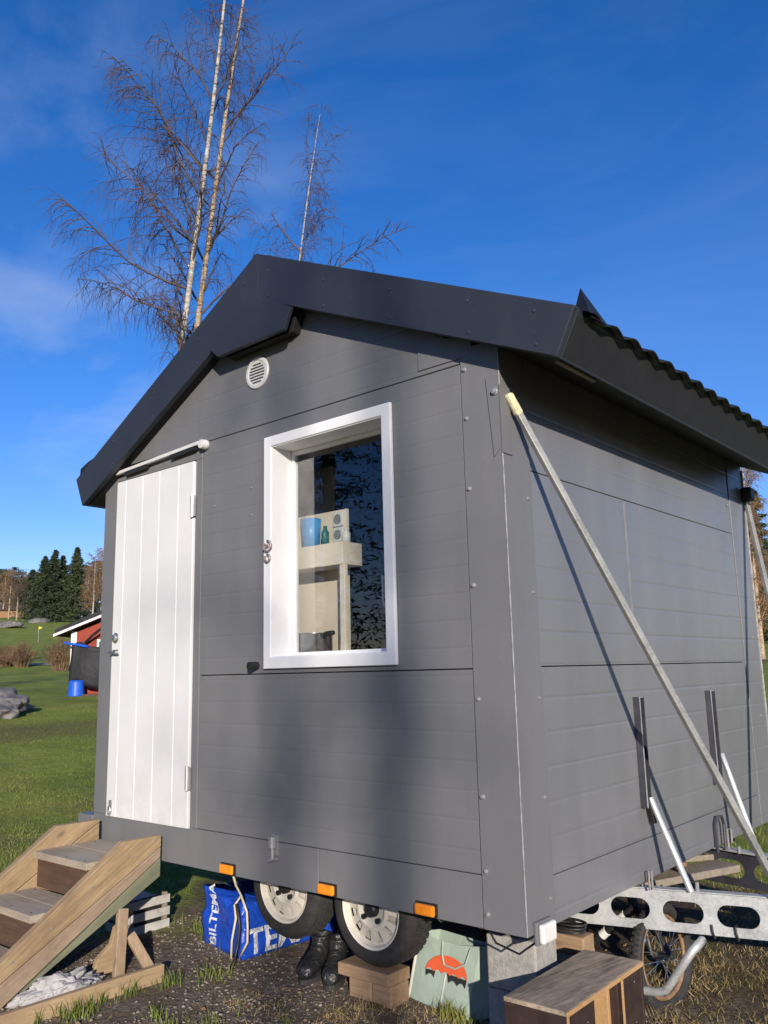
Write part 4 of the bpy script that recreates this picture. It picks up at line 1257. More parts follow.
# umbrella print: canopy, dark inside, ferrule
def shape(pts, name, mat, lift):
    mb = MB(); mb.add([bagpt(u, v, lift) for u, v in pts], [tuple(range(len(pts)))])
    return mb.build(name, M[mat], bag2, fix=False)
uc, vr_, hw, hh = 0.56, 0.55, 0.35, 0.24
dome = [(uc + hw * math.cos(t), vr_ + hh * math.sin(t)) for t in np.linspace(0, math.pi, 25)]
scal = []
for s in range(5):
    x0 = uc - hw + s * 2 * hw / 5
    for t in np.linspace(0, 1, 7)[:-1]:
        scal.append((x0 + t * 2 * hw / 5, vr_ + 0.035 * math.sin(math.pi * t)))
shape(dome + scal[1:], 'print_canopy', 'print_red', 0.0075)
def arc(x0, x1, va, vb, n=7):
    return [(x0 + (x1 - x0) * t, va + (vb - va) * math.sin(math.pi * t)) for t in np.linspace(0, 1, n)]
shape([(uc - hw, 0.555)] + [(uc - hw + 0.02, 0.47)] + arc(uc - hw + 0.02, uc - hw + 0.16, 0.47, 0.51) + [(uc - hw + 0.17, 0.56)], 'print_lining', 'print_black', 0.0060)
shape([(uc + 0.02, 0.57), (uc + 0.06, 0.46)] + arc(uc + 0.06, uc + 0.20, 0.46, 0.50) + arc(uc + 0.20, uc + hw - 0.01, 0.45, 0.50) + [(uc + hw, 0.555)], 'print_lining', 'print_black', 0.0060)
shape([(uc - 0.012, 0.12), (uc + 0.012, 0.12), (uc + 0.012, 0.56), (uc - 0.012, 0.56)], 'print_stick', 'print_cream', 0.0065)
MB().tube([bagpt(0.42, 0.96, 0.006), bagpt(0.45, 0.80, 0.010), bagpt(0.52, 0.67, 0.012), bagpt(0.70, 0.66, 0.012), bagpt(0.85, 0.75, 0.010), bagpt(0.88, 0.95, 0.006)], 0.004, 6).build('handle', M['bag_sage'], bag2)
tb = MB().box(-0.90, -0.62, 0.44, 0.52, -0.47, -0.27)
tag(tb.build('teal_bag', M['bag_teal'], None, bevel=0.02), 'dark teal plastic bag half hidden behind the right wheel', 'bag')

# boots
def boot(x, y, rz, label):
    o = thing('rubber_boot', label, 'boot', (x, y, -0.455), 'black boots beneath the trailer')
    prof = [(-0.085, 0.0), (-0.09, 0.02), (0.075, 0.02), (0.085, 0.0)]
    rot = Matrix.Translation(Vector((x, y, -0.455))) @ Matrix.Rotation(rz, 4, 'Z')
    mb = MB(); sec = [] ; n = 14
    # sections along the boot from toe to heel then up the shaft: (centre y,z, half width, half height, tilt)
    path = [(-0.165, 0.035, 0.012, 0.015, 0), (-0.155, 0.045, 0.038, 0.028, 0), (-0.12, 0.052, 0.047, 0.036, 0.1), (-0.06, 0.064, 0.046, 0.046, 0.25), (-0.015, 0.078, 0.043, 0.060, 0.6),
            (0.02, 0.105, 0.043, 0.062, 1.1), (0.03, 0.14, 0.044, 0.056, 1.5), (0.03, 0.155, 0.049, 0.058, 1.57), (0.032, 0.168, 0.053, 0.061, 1.57), (0.032, 0.170, 0.044, 0.052, 1.57), (0.03, 0.12, 0.03, 0.035, 1.57)]
    vs = []; fs = []
    for cy, cz, hw_, hh_, tl in path:
        for k in range(n):
            a = 2 * math.pi * k / n
            px = hw_ * math.cos(a); q = hh_ * math.sin(a)
            vs.append(rot @ Vector((px, cy - q * math.sin(tl), max(0.018, cz + q * math.cos(tl)))))
    for i in range(len(path) - 1):
        for k in range(n):
            k2 = (k + 1) % n
            fs.append((i * n + k, i * n + k2, (i + 1) * n + k2, (i + 1) * n + k))
    fs.append(tuple(range(n))); fs.append(tuple((len(path) - 1) * n + k for k in range(n)))
    mb.add(vs, fs)
    b = mb.build('upper', M['leather'], o, smooth=True)
    sub = b.modifiers.new('s', 'SUBSURF'); sub.levels = 1; sub.render_levels = 2
    sp = []
    for k in range(24):
        a = 2 * math.pi * k / 24
        yy = -0.055 + 0.118 * math.sin(a)
        sp.append(rot @ Vector(((0.049 - 0.012 * max(0, math.sin(a))) * math.cos(a), yy, 0.0)))
    MB().prism(sp, (0, 0, 0.022)).build('sole', M['rubber'], o, bevel=0.003)
boot(-1.345, 0.30, R_(16), 'black boot by the left wheel, its toe pointing to the left')
boot(-1.235, 0.31, R_(30), 'black boot nearest the wooden chock, its toe pointing forward')

# wooden chock under the right wheel
ch = thing('wooden_chock', 'stacked wooden blocks chocked beneath the right white rimmed wheel', 'chock', (-0.85, 0.25, -0.465))
MB().box(-1.12, -0.82, 0.19, 0.34, -0.385, -0.333).build('top_plank', M['plank_x'], ch, bevel=0.006)
MB().box(-1.06, -0.93, 0.20, 0.33, -0.475, -0.3855).build('block', M['plank_x'], ch, bevel=0.006)
MB().box(-0.926, -0.82, 0.205, 0.33, -0.475, -0.3855).build('block', M['plank_x'], ch, bevel=0.006)
# concrete support under the corner
for k, (z0, z1) in enumerate(((-0.55, -0.305), (-0.302, -0.102))):
    o = MB().box(-0.365 + 0.006 * k, -0.135 + 0.004 * k, 0.27 - 0.005 * k, 0.43, z0, z1).build('concrete_block', M['concrete'], None, bevel=0.008)
    tag(o, ['rough concrete block standing on the ground under the near corner', 'rough concrete block topmost under the near corner of the trailer'][k], 'block', 'concrete blocks under the trailer corner')
tag(MB().box(-0.46, -0.17, 0.72, 0.82, -0.275, -0.20).build('timber_block', M['plank_x'], None, bevel=0.007), 'light brown timber block behind the wooden crate under the side wall', 'timber')
tag(MB().box(-0.50, -0.20, 0.73, 0.88, -0.54, -0.278).build('support_block', M['concrete'], None, bevel=0.007), 'dim concrete block carrying the light brown timber', 'block')
# cable coil on the timber
MB_ = MB()
for k in range(3):
    MB_.tube([(-0.27 + 0.08 * math.cos(t), 0.765 + 0.05 * math.sin(t) + 0.01 * k, -0.188 + 0.012 * k) for t in np.linspace(0, 2 * math.pi, 20)], 0.006, 6)
tag(MB_.build('cable_coil', M['black'], None, smooth=True), 'black cable coiled on the light brown timber block', 'cable')

# old wooden crate in front
crate = thing('wooden_crate', 'dark brown open sided wooden crate with weathered top near the drawbar', 'crate', (0.05, 0.25, -0.54))
Fc = Vector((0.185, -0.075, 0)); yv = (Vector((0.175, 0.545, 0)) - Fc); Ly = yv.length; yv.normalize(); xv = Vector((-yv.y, yv.x, 0)); Lx = 0.245
def cb(u0, u1, v0, v1, z0, z1, name, mat, bev=0.003):
    pts = [Fc + xv * u0 + yv * v0, Fc + xv * u1 + yv * v0, Fc + xv * u1 + yv * v1, Fc + xv * u0 + yv * v1]
    return MB().prism([(p.x, p.y, z0) for p in pts], (0, 0, z1 - z0)).build(name, M[mat], crate, bevel=bev)
ZT, ZB = -0.18, -0.56
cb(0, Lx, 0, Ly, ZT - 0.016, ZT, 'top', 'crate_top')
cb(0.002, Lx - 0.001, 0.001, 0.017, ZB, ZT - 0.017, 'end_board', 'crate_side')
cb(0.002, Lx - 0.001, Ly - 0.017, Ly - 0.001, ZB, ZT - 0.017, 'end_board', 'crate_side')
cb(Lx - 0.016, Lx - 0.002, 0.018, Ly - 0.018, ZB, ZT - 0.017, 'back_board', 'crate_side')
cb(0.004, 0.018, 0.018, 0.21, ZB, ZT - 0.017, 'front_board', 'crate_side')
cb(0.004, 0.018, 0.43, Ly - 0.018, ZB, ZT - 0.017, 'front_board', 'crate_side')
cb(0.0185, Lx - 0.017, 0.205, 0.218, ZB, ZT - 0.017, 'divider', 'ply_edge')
cb(0.0185, Lx - 0.017, 0.425, 0.437, ZB, ZT - 0.017, 'divider', 'crate_side')  # dark board face painted in for the shade inside the opening
cb(0.050, Lx - 0.0165, 0.405, 0.4245, ZB, ZT - 0.017, 'divider', 'ply_edge')  # pale ply over the deep part stands in for the sunlit board
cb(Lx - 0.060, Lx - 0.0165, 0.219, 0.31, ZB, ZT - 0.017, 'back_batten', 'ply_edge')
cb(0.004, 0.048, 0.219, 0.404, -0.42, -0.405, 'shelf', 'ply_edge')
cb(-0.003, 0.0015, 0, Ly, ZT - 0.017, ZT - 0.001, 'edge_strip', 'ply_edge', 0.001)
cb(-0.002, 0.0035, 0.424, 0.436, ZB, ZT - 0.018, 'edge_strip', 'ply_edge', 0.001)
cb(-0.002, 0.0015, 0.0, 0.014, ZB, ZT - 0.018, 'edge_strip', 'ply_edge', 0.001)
sp = MB()
for k in range(26):
    u = rnd.uniform(0.02, Lx - 0.02); z = rnd.uniform(ZB + 0.05, ZT - 0.04)
    p = Fc + xv * u - yv * 0.0005 if k % 2 else Fc + xv * 0.0032 + yv * (rnd.uniform(0.02, 0.2) if k % 4 else rnd.uniform(0.45, 0.58))
    q_ = rnd.uniform(0.0012, 0.003)
    sp.lathe([(q_, 0), (q_ * 0.7, 0.0008), (0, 0.001)], (p.x, p.y, z), -yv if k % 2 else -xv, 6)
sp.build('paint_speck', M['print_cream'], crate)

# ---- small bicycle
bike = thing('bicycle', 'small black bicycle with knobbly tyres stored under the galvanised drawbar', 'bicycle', (-0.3, 1.3, -0.55))
def bike_wheel(c, nrm, r):
    c = Vector(c); nrm = Vector(nrm).normalized(); u = nrm.cross(Vector((0, 0, 1))).normalized(); v = nrm.cross(u)
    ty = MB().tube([c + (u * math.cos(t) + v * math.sin(t)) * r for t in np.linspace(0, 2 * math.pi, 49)[:-1]], 0.024, 12, closed=True)
    for k in range(60):
        a = 2 * math.pi * k / 60; d = u * math.cos(a) + v * math.sin(a); t = nrm.cross(d)
        for s in (-0.6, 0, 0.6):
            a2 = s
            p = c + d * (r + 0.0235 * math.cos(a2)) + nrm * 0.024 * math.sin(a2)
            if s != 0 or k % 2:
                ty.bar(p - t * 0.006, p + t * 0.006, 0.011, 0.009, d)
    w_ = ty.build('wheel', M['rubber'], bike, smooth=False)
    MB().tube([c + (u * math.cos(t) + v * math.sin(t)) * (r - 0.033) for t in np.linspace(0, 2 * math.pi, 49)[:-1]], 0.011, 8, closed=True).build('rim', simple('rusty_rim', (0.28, 0.17, 0.09), 0.5, metal=0.3, var=0.4, scale=30), w_, smooth=True)
    sp = MB()
    for k in range(20):
        a = 2 * math.pi * k / 20
        d = u * math.cos(a) + v * math.sin(a); d2 = u * math.cos(a + 0.5 * (-1) ** k) + v * math.sin(a + 0.5 * (-1) ** k)
        sp.tube([c + d2 * 0.018 + nrm * 0.022 * (-1) ** (k // 2), c + d * (r - 0.035)], 0.0017, 4)
    sp.build('spokes', M['steel'], w_)
    MB().tube([c - nrm * 0.045, c + nrm * 0.045], 0.016, 12).build('hub', M['steel'], w_)
bc = Vector((-0.005, 1.14, -0.345))
bike_wheel(bc, (0.985, -0.16, 0.06), 0.20)
rc = Vector((-0.95, 1.33, -0.31))
bike_wheel(rc, (0.15, 0.98, 0.05), 0.20)
mb = MB()
head = Vector((-0.20, 1.19, -0.02)); hb = Vector((-0.13, 1.16, -0.16)); bb = Vector((-0.40, 1.16, -0.39)); seat = Vector((-0.56, 1.24, -0.10))
for p, q_, r in ((hb, bb, 0.020), (head, seat, 0.016), (bb, seat, 0.016), (bb, rc, 0.010), (seat, rc, 0.009), (head, hb, 0.022)):
    mb.tube([p, q_], r, 12)
mb.build('frame', M['black'], bike, smooth=False)
mb = MB()
for s in (-1, 1):
    mb.tube([hb + Vector((0, 0, -0.01)), hb + Vector((0.04, 0.02 * s, -0.03)), bc + Vector((0.05 * s, -0.01, 0.0))], 0.013, 10)
mb.build('fork', M['black'], bike)
MB().tube([head, head + Vector((0.0, 0, 0.03)), head + Vector((-0.02, -0.16, 0.0))], 0.011, 8).build('handlebar', M['steel'], bike)
for a, b, in ((0.18, 0.36), (0.55, 0.66)):
    MB().tube([hb.lerp(bb, a), hb.lerp(bb, b)], 0.0225, 12).build('frame_decal', M['shed_white'], bike)
MB().lathe([(0.0, 0.0), (0.075, 0.0), (0.078, 0.004), (0.0, 0.006)], bb + Vector((0, -0.06, 0)), (0, -1, 0), 28).build('chainring', M['steel_dark'], bike)
MB().bar(bb + Vector((0, -0.07, 0)), bb + Vector((0.10, -0.08, -0.10)), 0.018, 0.012).build('crank', M['steel'], bike)
MB().bar(bb + Vector((0.10, -0.08, -0.10)), bb + Vector((0.10, -0.17, -0.10)), 0.07, 0.022).build('pedal', M['steel'], bike, bevel=0.004)
lumpy('saddle', tuple(seat + Vector((-0.02, 0, 0.02))), (0.12, 0.06, 0.035), M['black'], 2, 0.1, 3, bike)
mud = MB()
for k in range(14):
    a0 = R_(20 + 10 * k); a1 = R_(30 + 10 * k)
    mud.bar(rc + Vector((0.235 * math.cos(a0), -0.2 * 0.15 * math.cos(a0), 0.235 * math.sin(a0))), rc + Vector((0.235 * math.cos(a1), -0.03 * math.cos(a1), 0.235 * math.sin(a1))), 0.05, 0.004, (0, 0, 1))
mud.build('mudguard', M['shed_white'], bike)

# bent tube bicycle stand
rk = thing('bicycle_stand', 'bent galvanised tube stand beside the bicycle wheel and wooden crate', 'bicycle stand', (0.0, 0.95, -0.53))
MB().tube([(-0.22, 1.00, -0.425), (-0.138, 0.96, -0.435), (-0.04, 0.95, -0.438), (0.05, 0.945, -0.428), (0.085, 0.945, -0.412), (0.111, 0.95, -0.377), (0.16, 0.955, -0.305), (0.205, 0.96, -0.242), (0.222, 0.98, -0.222), (0.222, 1.04, -0.215)], 0.018, 12).build('hoop', M['galv'], rk, smooth=True)
MB().tube([(-0.12, 0.955, -0.44), (-0.09, 0.94, -0.545)], 0.010, 8).build('leg', M['wood_green'], rk)
MB().tube([(-0.06, 0.955, -0.44), (-0.01, 0.94, -0.545)], 0.010, 8).build('leg', M['wood_green'], rk)
MB().tube([(-0.20, 1.0, -0.42), (-0.12, 0.97, -0.36), (-0.02, 1.0, -0.24)], 0.010, 8).build('brace', M['galv_old'], rk)

# planks lying across the drawbar
tag(MB().bar((-0.30, 0.98, -0.085), (0.05, 1.90, -0.088), 0.16, 0.035).build('grey_plank', M['plank_grey'], None, bevel=0.005), 'grey weathered plank lying across the drawbar under the side wall', 'plank')
tag(MB().bar((-0.42, 1.20, -0.048), (-0.10, 1.66, -0.048), 0.11, 0.022).build('brown_plank', M['plank_rust'], None, bevel=0.005), 'reddish brown plank beside the grey one at the wall foot', 'plank')
tag(MB().bar((-0.36, 1.68, -0.075), (-0.10, 2.03, -0.075), 0.12, 0.03).build('pale_plank', M['plank_grey'], None, bevel=0.005), 'short pale plank near the far drawbar at the wall foot', 'plank')
# ================================================================== BACKGROUND THINGS
# red shed; local frame: X along the gable wall (image right), Y away
sd = thing('red_shed', 'small red wooden shed with white corner board and black roof across the lawn', 'shed', (-18.6, 9.3, 0.45))
S0 = Vector((-19.15, 8.99, 0.30)); sx = Vector((0.80, 0.60, 0)).normalized(); sy = Vector((-sx.y, sx.x, 0))
def sp_(u, v, z):
    p = S0 + sx * u + sy * v
    return Vector((p.x, p.y, 0.45 + z))
def sbox(u0, u1, v0, v1, z0, z1, name, mat, parent=sd):
    return MB().prism([sp_(u0, v0, z0), sp_(u1, v0, z0), sp_(u1, v1, z0), sp_(u0, v1, z0)], (0, 0, z1 - z0)).build(name, M[mat], parent)
wall = MB().prism([sp_(0, 0, -0.02), sp_(3.6, 0, -0.02), sp_(3.6, 0, 1.75), sp_(1.8, 0, 2.35), sp_(0, 0, 1.70)], sy * 2.8).build('wall', M['red_wall'], sd)
sbox(-0.03, 0.12, -0.03, 0.10, -0.02, 1.72, 'corner_board', 'shed_white')
roof_s = MB().prism([sp_(-0.35, -0.30, 1.60), sp_(1.8, -0.30, 2.42), sp_(3.95, -0.30, 1.60), sp_(3.95, -0.30, 1.78), sp_(1.8, -0.30, 2.60), sp_(-0.35, -0.30, 1.78)], sy * 3.4).build('roof', M['shed_roof'], sd)
MB().prism([sp_(-0.38, -0.335, 1.585), sp_(1.8, -0.335, 2.405), sp_(1.8, -0.335, 2.47), sp_(-0.38, -0.335, 1.65)], sy * 0.03).build('bargeboard', M['shed_white'], roof_s)
wn = sbox(0.68, 1.10, -0.04, -0.004, 0.95, 1.50, 'window', 'shed_white')
sbox(0.74, 1.04, -0.05, -0.041, 1.01, 1.44, 'pane', 'black', wn)
sbox(0.45, 1.3, -0.5, -0.01, -0.15, 0.10, 'doorstep', 'riser')
st = MB().tube([sp_(-0.05, -0.36, 1.42), sp_(0.30, -0.42, 1.36), sp_(0.62, -0.45, 1.30)], 0.03, 8)
tp = thing('tarpaulin', 'black tarpaulin hung from a pole on the red shed wall', 'tarpaulin', tuple(sp_(0.5, -0.3, 0.35)))
st.build('pole', M['tub'], tp)
MB().tube([sp_(0.35, -0.10, 1.38), sp_(0.62, -0.25, 1.58), sp_(0.95, -0.35, 1.80)], 0.035, 8).build('pole', M['black'], tp)
mb = MB(); vs = []; fs = []
for j in range(11):
    for i in range(13):
        u = i / 12; v = j / 10
        p = sp_(0.16 + 1.0 * u - 0.05 * v, -0.40 + 0.02 * math.sin(u * 9 + v * 2) + 0.015 * math.sin(v * 7), 1.36 - 0.10 * u + 0.10 * math.sin(3.1 * min(1, u * 2.2)) - v * (0.98 + 0.10 * u))
        vs.append(p)
for j in range(10):
    for i in range(12):
        q0 = j * 13 + i
        fs.append((q0, q0 + 1, q0 + 14, q0 + 13))
mb.add(vs, fs)
tp_c = mb.build('sheet', M['tarp'], tp, smooth=True)
sm = tp_c.modifiers.new('solid', 'SOLIDIFY'); sm.thickness = 0.01
pt = sp_(0.34, -0.42, 0)
hz = H(pt.x, pt.y)
tub = MB().lathe([(0, 0), (0.19, 0), (0.20, 0.02), (0.185, 0.36), (0.19, 0.38), (0.17, 0.40), (0, 0.40)], (pt.x, pt.y, hz - 0.01), (0, 0, 1), 24).build('blue_tub', M['tub'], None, smooth=False)
tag(tub, 'bright blue upturned tub on the grass by the red shed', 'tub')
rock = lumpy('rock_outcrop', (-16.35, 5.0, H(-16.4, 5.0) - 0.06), (1.75, 1.25, 0.55), M['rock'], 9, 0.26, 6)
tag(rock, 'big grey granite rock in the lawn at the left edge of view', 'rock')
def gput(o, dx=0):
    pass
for k, (px, py, d, sx_, sz, lab) in enumerate(((6, 636, 108, 3.4, 0.6, 'low grey rock slab on the far green slope at the left edge'), (40, 628, 124, 1.1, 0.6, 'small tan boulder at the foot of the dark spruces'))):
    p = at(px, py, d)
    o = lumpy('field_rock', (p.x, p.y, H(p.x, p.y) + 0.1), (sx_, 1.5, sz), M['rock'], 20 + k, 0.3, 4)
    tag(o, lab, 'rock')

# ---- vegetation
def mesh_np(name, V, F, mat, parent=None, smooth=False):
    me = bpy.data.meshes.new(name)
    V = np.asarray(V, np.float32); F = np.asarray(F, np.int32)
    me.vertices.add(len(V)); me.vertices.foreach_set('co', V.ravel())
    k = F.shape[1]
    me.loops.add(F.size); me.loops.foreach_set('vertex_index', F.ravel())
    me.polygons.add(len(F))
    me.polygons.foreach_set('loop_start', np.arange(0, F.size, k, dtype=np.int32))
    me.polygons.foreach_set('loop_total', np.full(len(F), k, np.int32))
    me.update(calc_edges=True)
    me.materials.append(mat)
    if smooth:
        me.polygons.foreach_set('use_smooth', [True] * len(F))
    o = bpy.data.objects.new(name, me); COL.objects.link(o)
    if parent is not None:
        o.parent = parent; o.matrix_parent_inverse = ROOTINV[parent.name]
    ROOTINV[o.name] = Matrix.Identity(4)
    return o

class Twigs:
    """many thin 3-sided tapering tubes gathered into one crown mesh"""
    def __init__(s):
        s.V = []; s.F = []; s.n = 0
    def tube(s, P, r0, r1, sides=3):
        n = len(P); ref = Vector((0.3, 0.5, 0.2))
        for i, p in enumerate(P):
            d = (P[min(i + 1, n - 1)] - P[max(i - 1, 0)]).normalized()
            a = d.cross(ref)
            if a.length < 1e-3: a = d.cross(Vector((1, 0, 0)))
            a.normalize(); b = d.cross(a)
            r = r0 + (r1 - r0) * i / (n - 1)
            for k in range(sides):
                t = 2 * math.pi * k / sides
                s.V.append(p + (a * math.cos(t) + b * math.sin(t)) * r)
        for i in range(n - 1):
            for k in range(sides):
                k2 = (k + 1) % sides
                s.F.append((s.n + i * sides + k, s.n + i * sides + k2, s.n + (i + 1) * sides + k2, s.n + (i + 1) * sides + k))
        s.n += n * sides

def birch(label, base, top, r0, crown, seed, t_lo=0.25, n1=30, reach=2.6, twigs=6, tr=0.007, mats=('birch', 'twig'), group=None, limbs=(), droop=1.0, name='birch_tree', dens=0.24):
    r = random.Random(seed)
    base = Vector(base); top = Vector(top)
    root = thing(name, label, 'tree', tuple(base), group)
    L = (top - base).length
    ax = (top - base).normalized()
    pts = []
    ph = r.uniform(0, 6)
    for i in range(26):
        t = i / 25
        pts.append(base.lerp(top, t) + Vector((math.sin(t * 7 + ph), math.cos(t * 6 + ph), 0)) * 0.006 * L * t * (1 - t * 0.5))
    def on(t):
        f = t * 25; i = min(24, int(f)); return pts[i].lerp(pts[i + 1], f - i)
    rad = lambda t: r0 * (1 - t) ** 0.95 + 0.004
    MB().tube(pts, [rad(i / 25) for i in range(26)], 10).build('trunk', M[mats[0]], root, smooth=True)
    tw = Twigs()
    def grow(p, d, ln, rr0, level):
        n = 7 if level == 0 else (5 if level == 1 else 4)
        P = [p.copy()]; q = p.copy(); dd = d.copy()
        for i in range(n):
            t = i / n
            bend = Vector((r.uniform(-1, 1), r.uniform(-1, 1), r.uniform(-1, 1))) * (0.16 if level == 0 else 0.22)
            if level == 0:
                bend += Vector((0, 0, 0.08 if t < 0.5 else -0.13 * droop))
            elif level == 1:
                bend += Vector((0, 0, -0.16 * droop))
            else:
                bend += Vector((0, 0, -0.42 * droop))
            dd = (dd + bend).normalized()
            q = q + dd * (ln / n)
            P.append(q.copy())
        tw.tube(P, rr0, max(tr * 0.6, rr0 * 0.25), 4 if level == 0 else 3)
        if level < 2:
            m_ = max(3, int(ln / (dens if level == 0 else 0.12)))
            if level == 1: m_ = min(m_, twigs)
            for k in range(m_):
                t = (0.18 + 0.82 * (k + r.random()) / m_)
                f = t * n; i = min(n - 1, int(f)); bp = P[i].lerp(P[i + 1], f - i)
                bd = (P[i + 1] - P[i]).normalized()
                side = bd.cross(Vector((r.uniform(-1, 1), r.uniform(-1, 1), r.uniform(-0.3, 1)))).normalized()
                nd = (bd * r.uniform(0.5, 1.0) + side * r.uniform(0.5, 1.0)).normalized()
                if level == 0:
                    grow(bp, nd, ln * (1.05 - t * 0.75) * r.uniform(0.28, 0.55), max(tr * 1.2, rr0 * 0.42), 1)
                else:
                    grow(bp, nd, r.uniform(0.25, 0.75) * min(1.2, reach / 2.6), tr, 2)
    for k in range(n1):
        t = t_lo + (0.985 - t_lo) * ((k + r.random()) / n1)
        az = r.uniform(0, 2 * math.pi)
        ln = reach * (0.42 + 0.75 * (1 - (t - t_lo) / (1 - t_lo)) ** 0.8) * r.uniform(0.55, 1.1) * crown(t)
        el = R_(r.uniform(28, 62))
        d = Vector((math.cos(az) * math.cos(el), math.sin(az) * math.cos(el), math.sin(el)))
        grow(on(t), (d + ax * 0.15).normalized(), ln, min(rad(t) * 0.5, 0.012 + 0.012 * ln), 0)
    for (t, d, ln) in limbs:
        grow(on(t), Vector(d).normalized(), ln, 0.034, 0)
    mesh_np('crown', [tuple(v) for v in tw.V], tw.F, M[mats[1]], root)
    return root

LEFT = -RIGHT
G_B = 'bare birches rising behind the roof'
b1 = Vector((-17.3, 10.3)); b1z = H(*b1)
def tpt(px, py, d): return at(px, py, d)
# three birches behind the trailer: trunk foot on the lawn, top above the frame
def extend(p, q, zbase, ztop):
    d = q - p
    return p + d * ((zbase - p.z) / d.z), p + d * ((ztop - p.z) / d.z)
pA, pB = extend(at(182, 345, 22), at(222, 0, 22), 0.55, 23.5)
birch('tall white birch with the whitest trunk, wide bare crown behind the roof', pA, pB, 0.12, lambda t: 1.0, 11, 0.34, 30, 2.5, 7, dens=0.15, tr=0.0048,
      limbs=((0.47, LEFT * 0.62 + Vector((0, 0, 0.78)), 5.0), (0.50, LEFT * 0.86 + Vector((0, 0, 0.5)), 4.3), (0.58, LEFT * 0.6 + Vector((0, 0, 0.8)), 3.6), (0.45, LEFT * 0.9 + BACK * 0.4 + Vector((0, 0, 0.3)), 3.8), (0.66, LEFT * 0.5 + Vector((0, 0, 0.85)), 3.0), (0.42, LEFT * 0.95 + Vector((0, 0, 0.16)), 3.6), (0.55, LEFT * 0.5 + Vector((0, 0, 0.8)), 4.2), (0.40, LEFT * 0.6 - BACK * 0.5 + Vector((0, 0, 0.4)), 3.2)), group=G_B)
pA, pB = extend(at(197, 325, 22.8), at(246, 0, 22.8), 0.6, 23.0)
birch('tall birch with the tan trunk standing right beside the whitest one', pA, pB, 0.125, lambda t: 1.0, 23, 0.36, 26, 2.4, 7, dens=0.15, tr=0.0048, mats=('birch_tan', 'twig'),
      limbs=((0.44, RIGHT * 0.7 + Vector((0, 0, 0.6)), 2.6), (0.52, RIGHT * 0.6 + Vector((0, 0, 0.75)), 3.0), (0.66, RIGHT * 0.45 + Vector((0, 0, 0.85)), 3.4)), group=G_B)
pA, pB = extend(at(300, 262, 21), at(321, 122, 21), 0.6, at(321, 122, 21).z + 0.2)
birch('shorter thin birch on its own above the roof ridge', pA, pB, 0.065, lambda t: 1.0 + 0.7 * t, 37, 0.45, 24, 1.7, 7, dens=0.15, tr=0.0048,
      limbs=((0.70, RIGHT * 0.95 + Vector((0, 0, 0.35)), 3.0), (0.76, LEFT * 0.7 + Vector((0, 0, 0.6)), 1.2)), mats=('birch', 'twig'), group=G_B)
# birches at the right edge, behind the side wall
for k, (px, py, d, ht, r0, mt, lab) in enumerate((
        (747, 676, 58, 15.5, 0.14, ('birch', 'twig_tan'), 'white trunked birch nearest the wall edge on the right'),
        (756, 676, 52, 13.5, 0.16, ('birch', 'twig_tan'), 'white trunked birch in the middle of the gap right of the wall'),
        (765, 678, 47, 12.5, 0.15, ('birch_tan', 'twig_tan'), 'tan trunked birch at the right edge of the picture'),
        (752, 674, 70, 18, 0.17, ('birch_tan', 'twig_tan'), 'farther tan birch seen between the white trunks on the right'),
        (761, 672, 75, 19, 0.17, ('birch', 'twig_tan'), 'farthest white birch seen at the right edge'))):
    p = at(px, py, d); zb = H(p.x, p.y)
    birch(lab, (p.x, p.y, zb - 0.1), (p.x + 0.4 * (k - 2), p.y, zb + ht), r0, lambda t: 1.0, 50 + k, 0.10, 34, 2.6, 7, tr=0.016, dens=0.17, mats=mt, group='birches right of the side wall')

def conifer(label, base, h, rad, seed, mat='spruce', n=2600, name='spruce_tree', t_lo=0.06, round_=False, group=None, sz=0.35):
    r = np.random.RandomState(seed)
    root = thing(name, label, 'tree', tuple(base), group)
    b = Vector(base)
    MB().tube([b, b + Vector((0, 0, h * 0.5)), b + Vector((0, 0, h * 0.97))], [0.018 * h + 0.03, 0.012 * h, 0.01], 8).build('trunk', M['pine_bark'] if round_ else M['twig_dark'], root, smooth=True)
    # whorls of boughs, each bough a fan of needle tufts
    V = []; F = []
    nb_ = int(n / 26)
    for k in range(nb_):
        t = t_lo + (1 - t_lo) * ((k + r.rand()) / nb_)
        az = r.rand() * 2 * math.pi
        if round_:
            ln = rad * math.sqrt(max(0.02, 1 - ((t - (t_lo + 1) / 2) / ((1 - t_lo) / 2)) ** 2)) * (0.6 + 0.55 * r.rand())
        else:
            ln = rad * ((1 - t) ** 0.85 + 0.03) * (0.65 + 0.5 * r.rand())
        dz_ = 0.25 if round_ else (-0.25 + 0.45 * t)
        for q in range(26):
            s = (0.15 + 0.85 * r.rand())
            sp = 0.20 * ln * s
            c = np.array([math.cos(az) * ln * s, math.sin(az) * ln * s, t * h + ln * s * dz_ - 0.10 * ln * s * s]) + r.randn(3) * np.array([sp, sp, sp * 0.45]) * 0.7
            a_ = r.randn(3); a_ /= np.linalg.norm(a_); a_[2] = a_[2] * 0.5 - 0.25
            b_ = r.randn(3); b_ /= np.linalg.norm(b_)
            z_ = sz * h * 0.045 * (0.6 + 0.9 * r.rand())
            i0 = len(V)
            V += [c - a_ * z_, c + b_ * z_ * 0.45, c + a_ * z_]
            F.append((i0, i0 + 1, i0 + 2))
    V = np.array(V) + np.array(base)
    mesh_np('crown', V, F, M[mat], root)
    return root

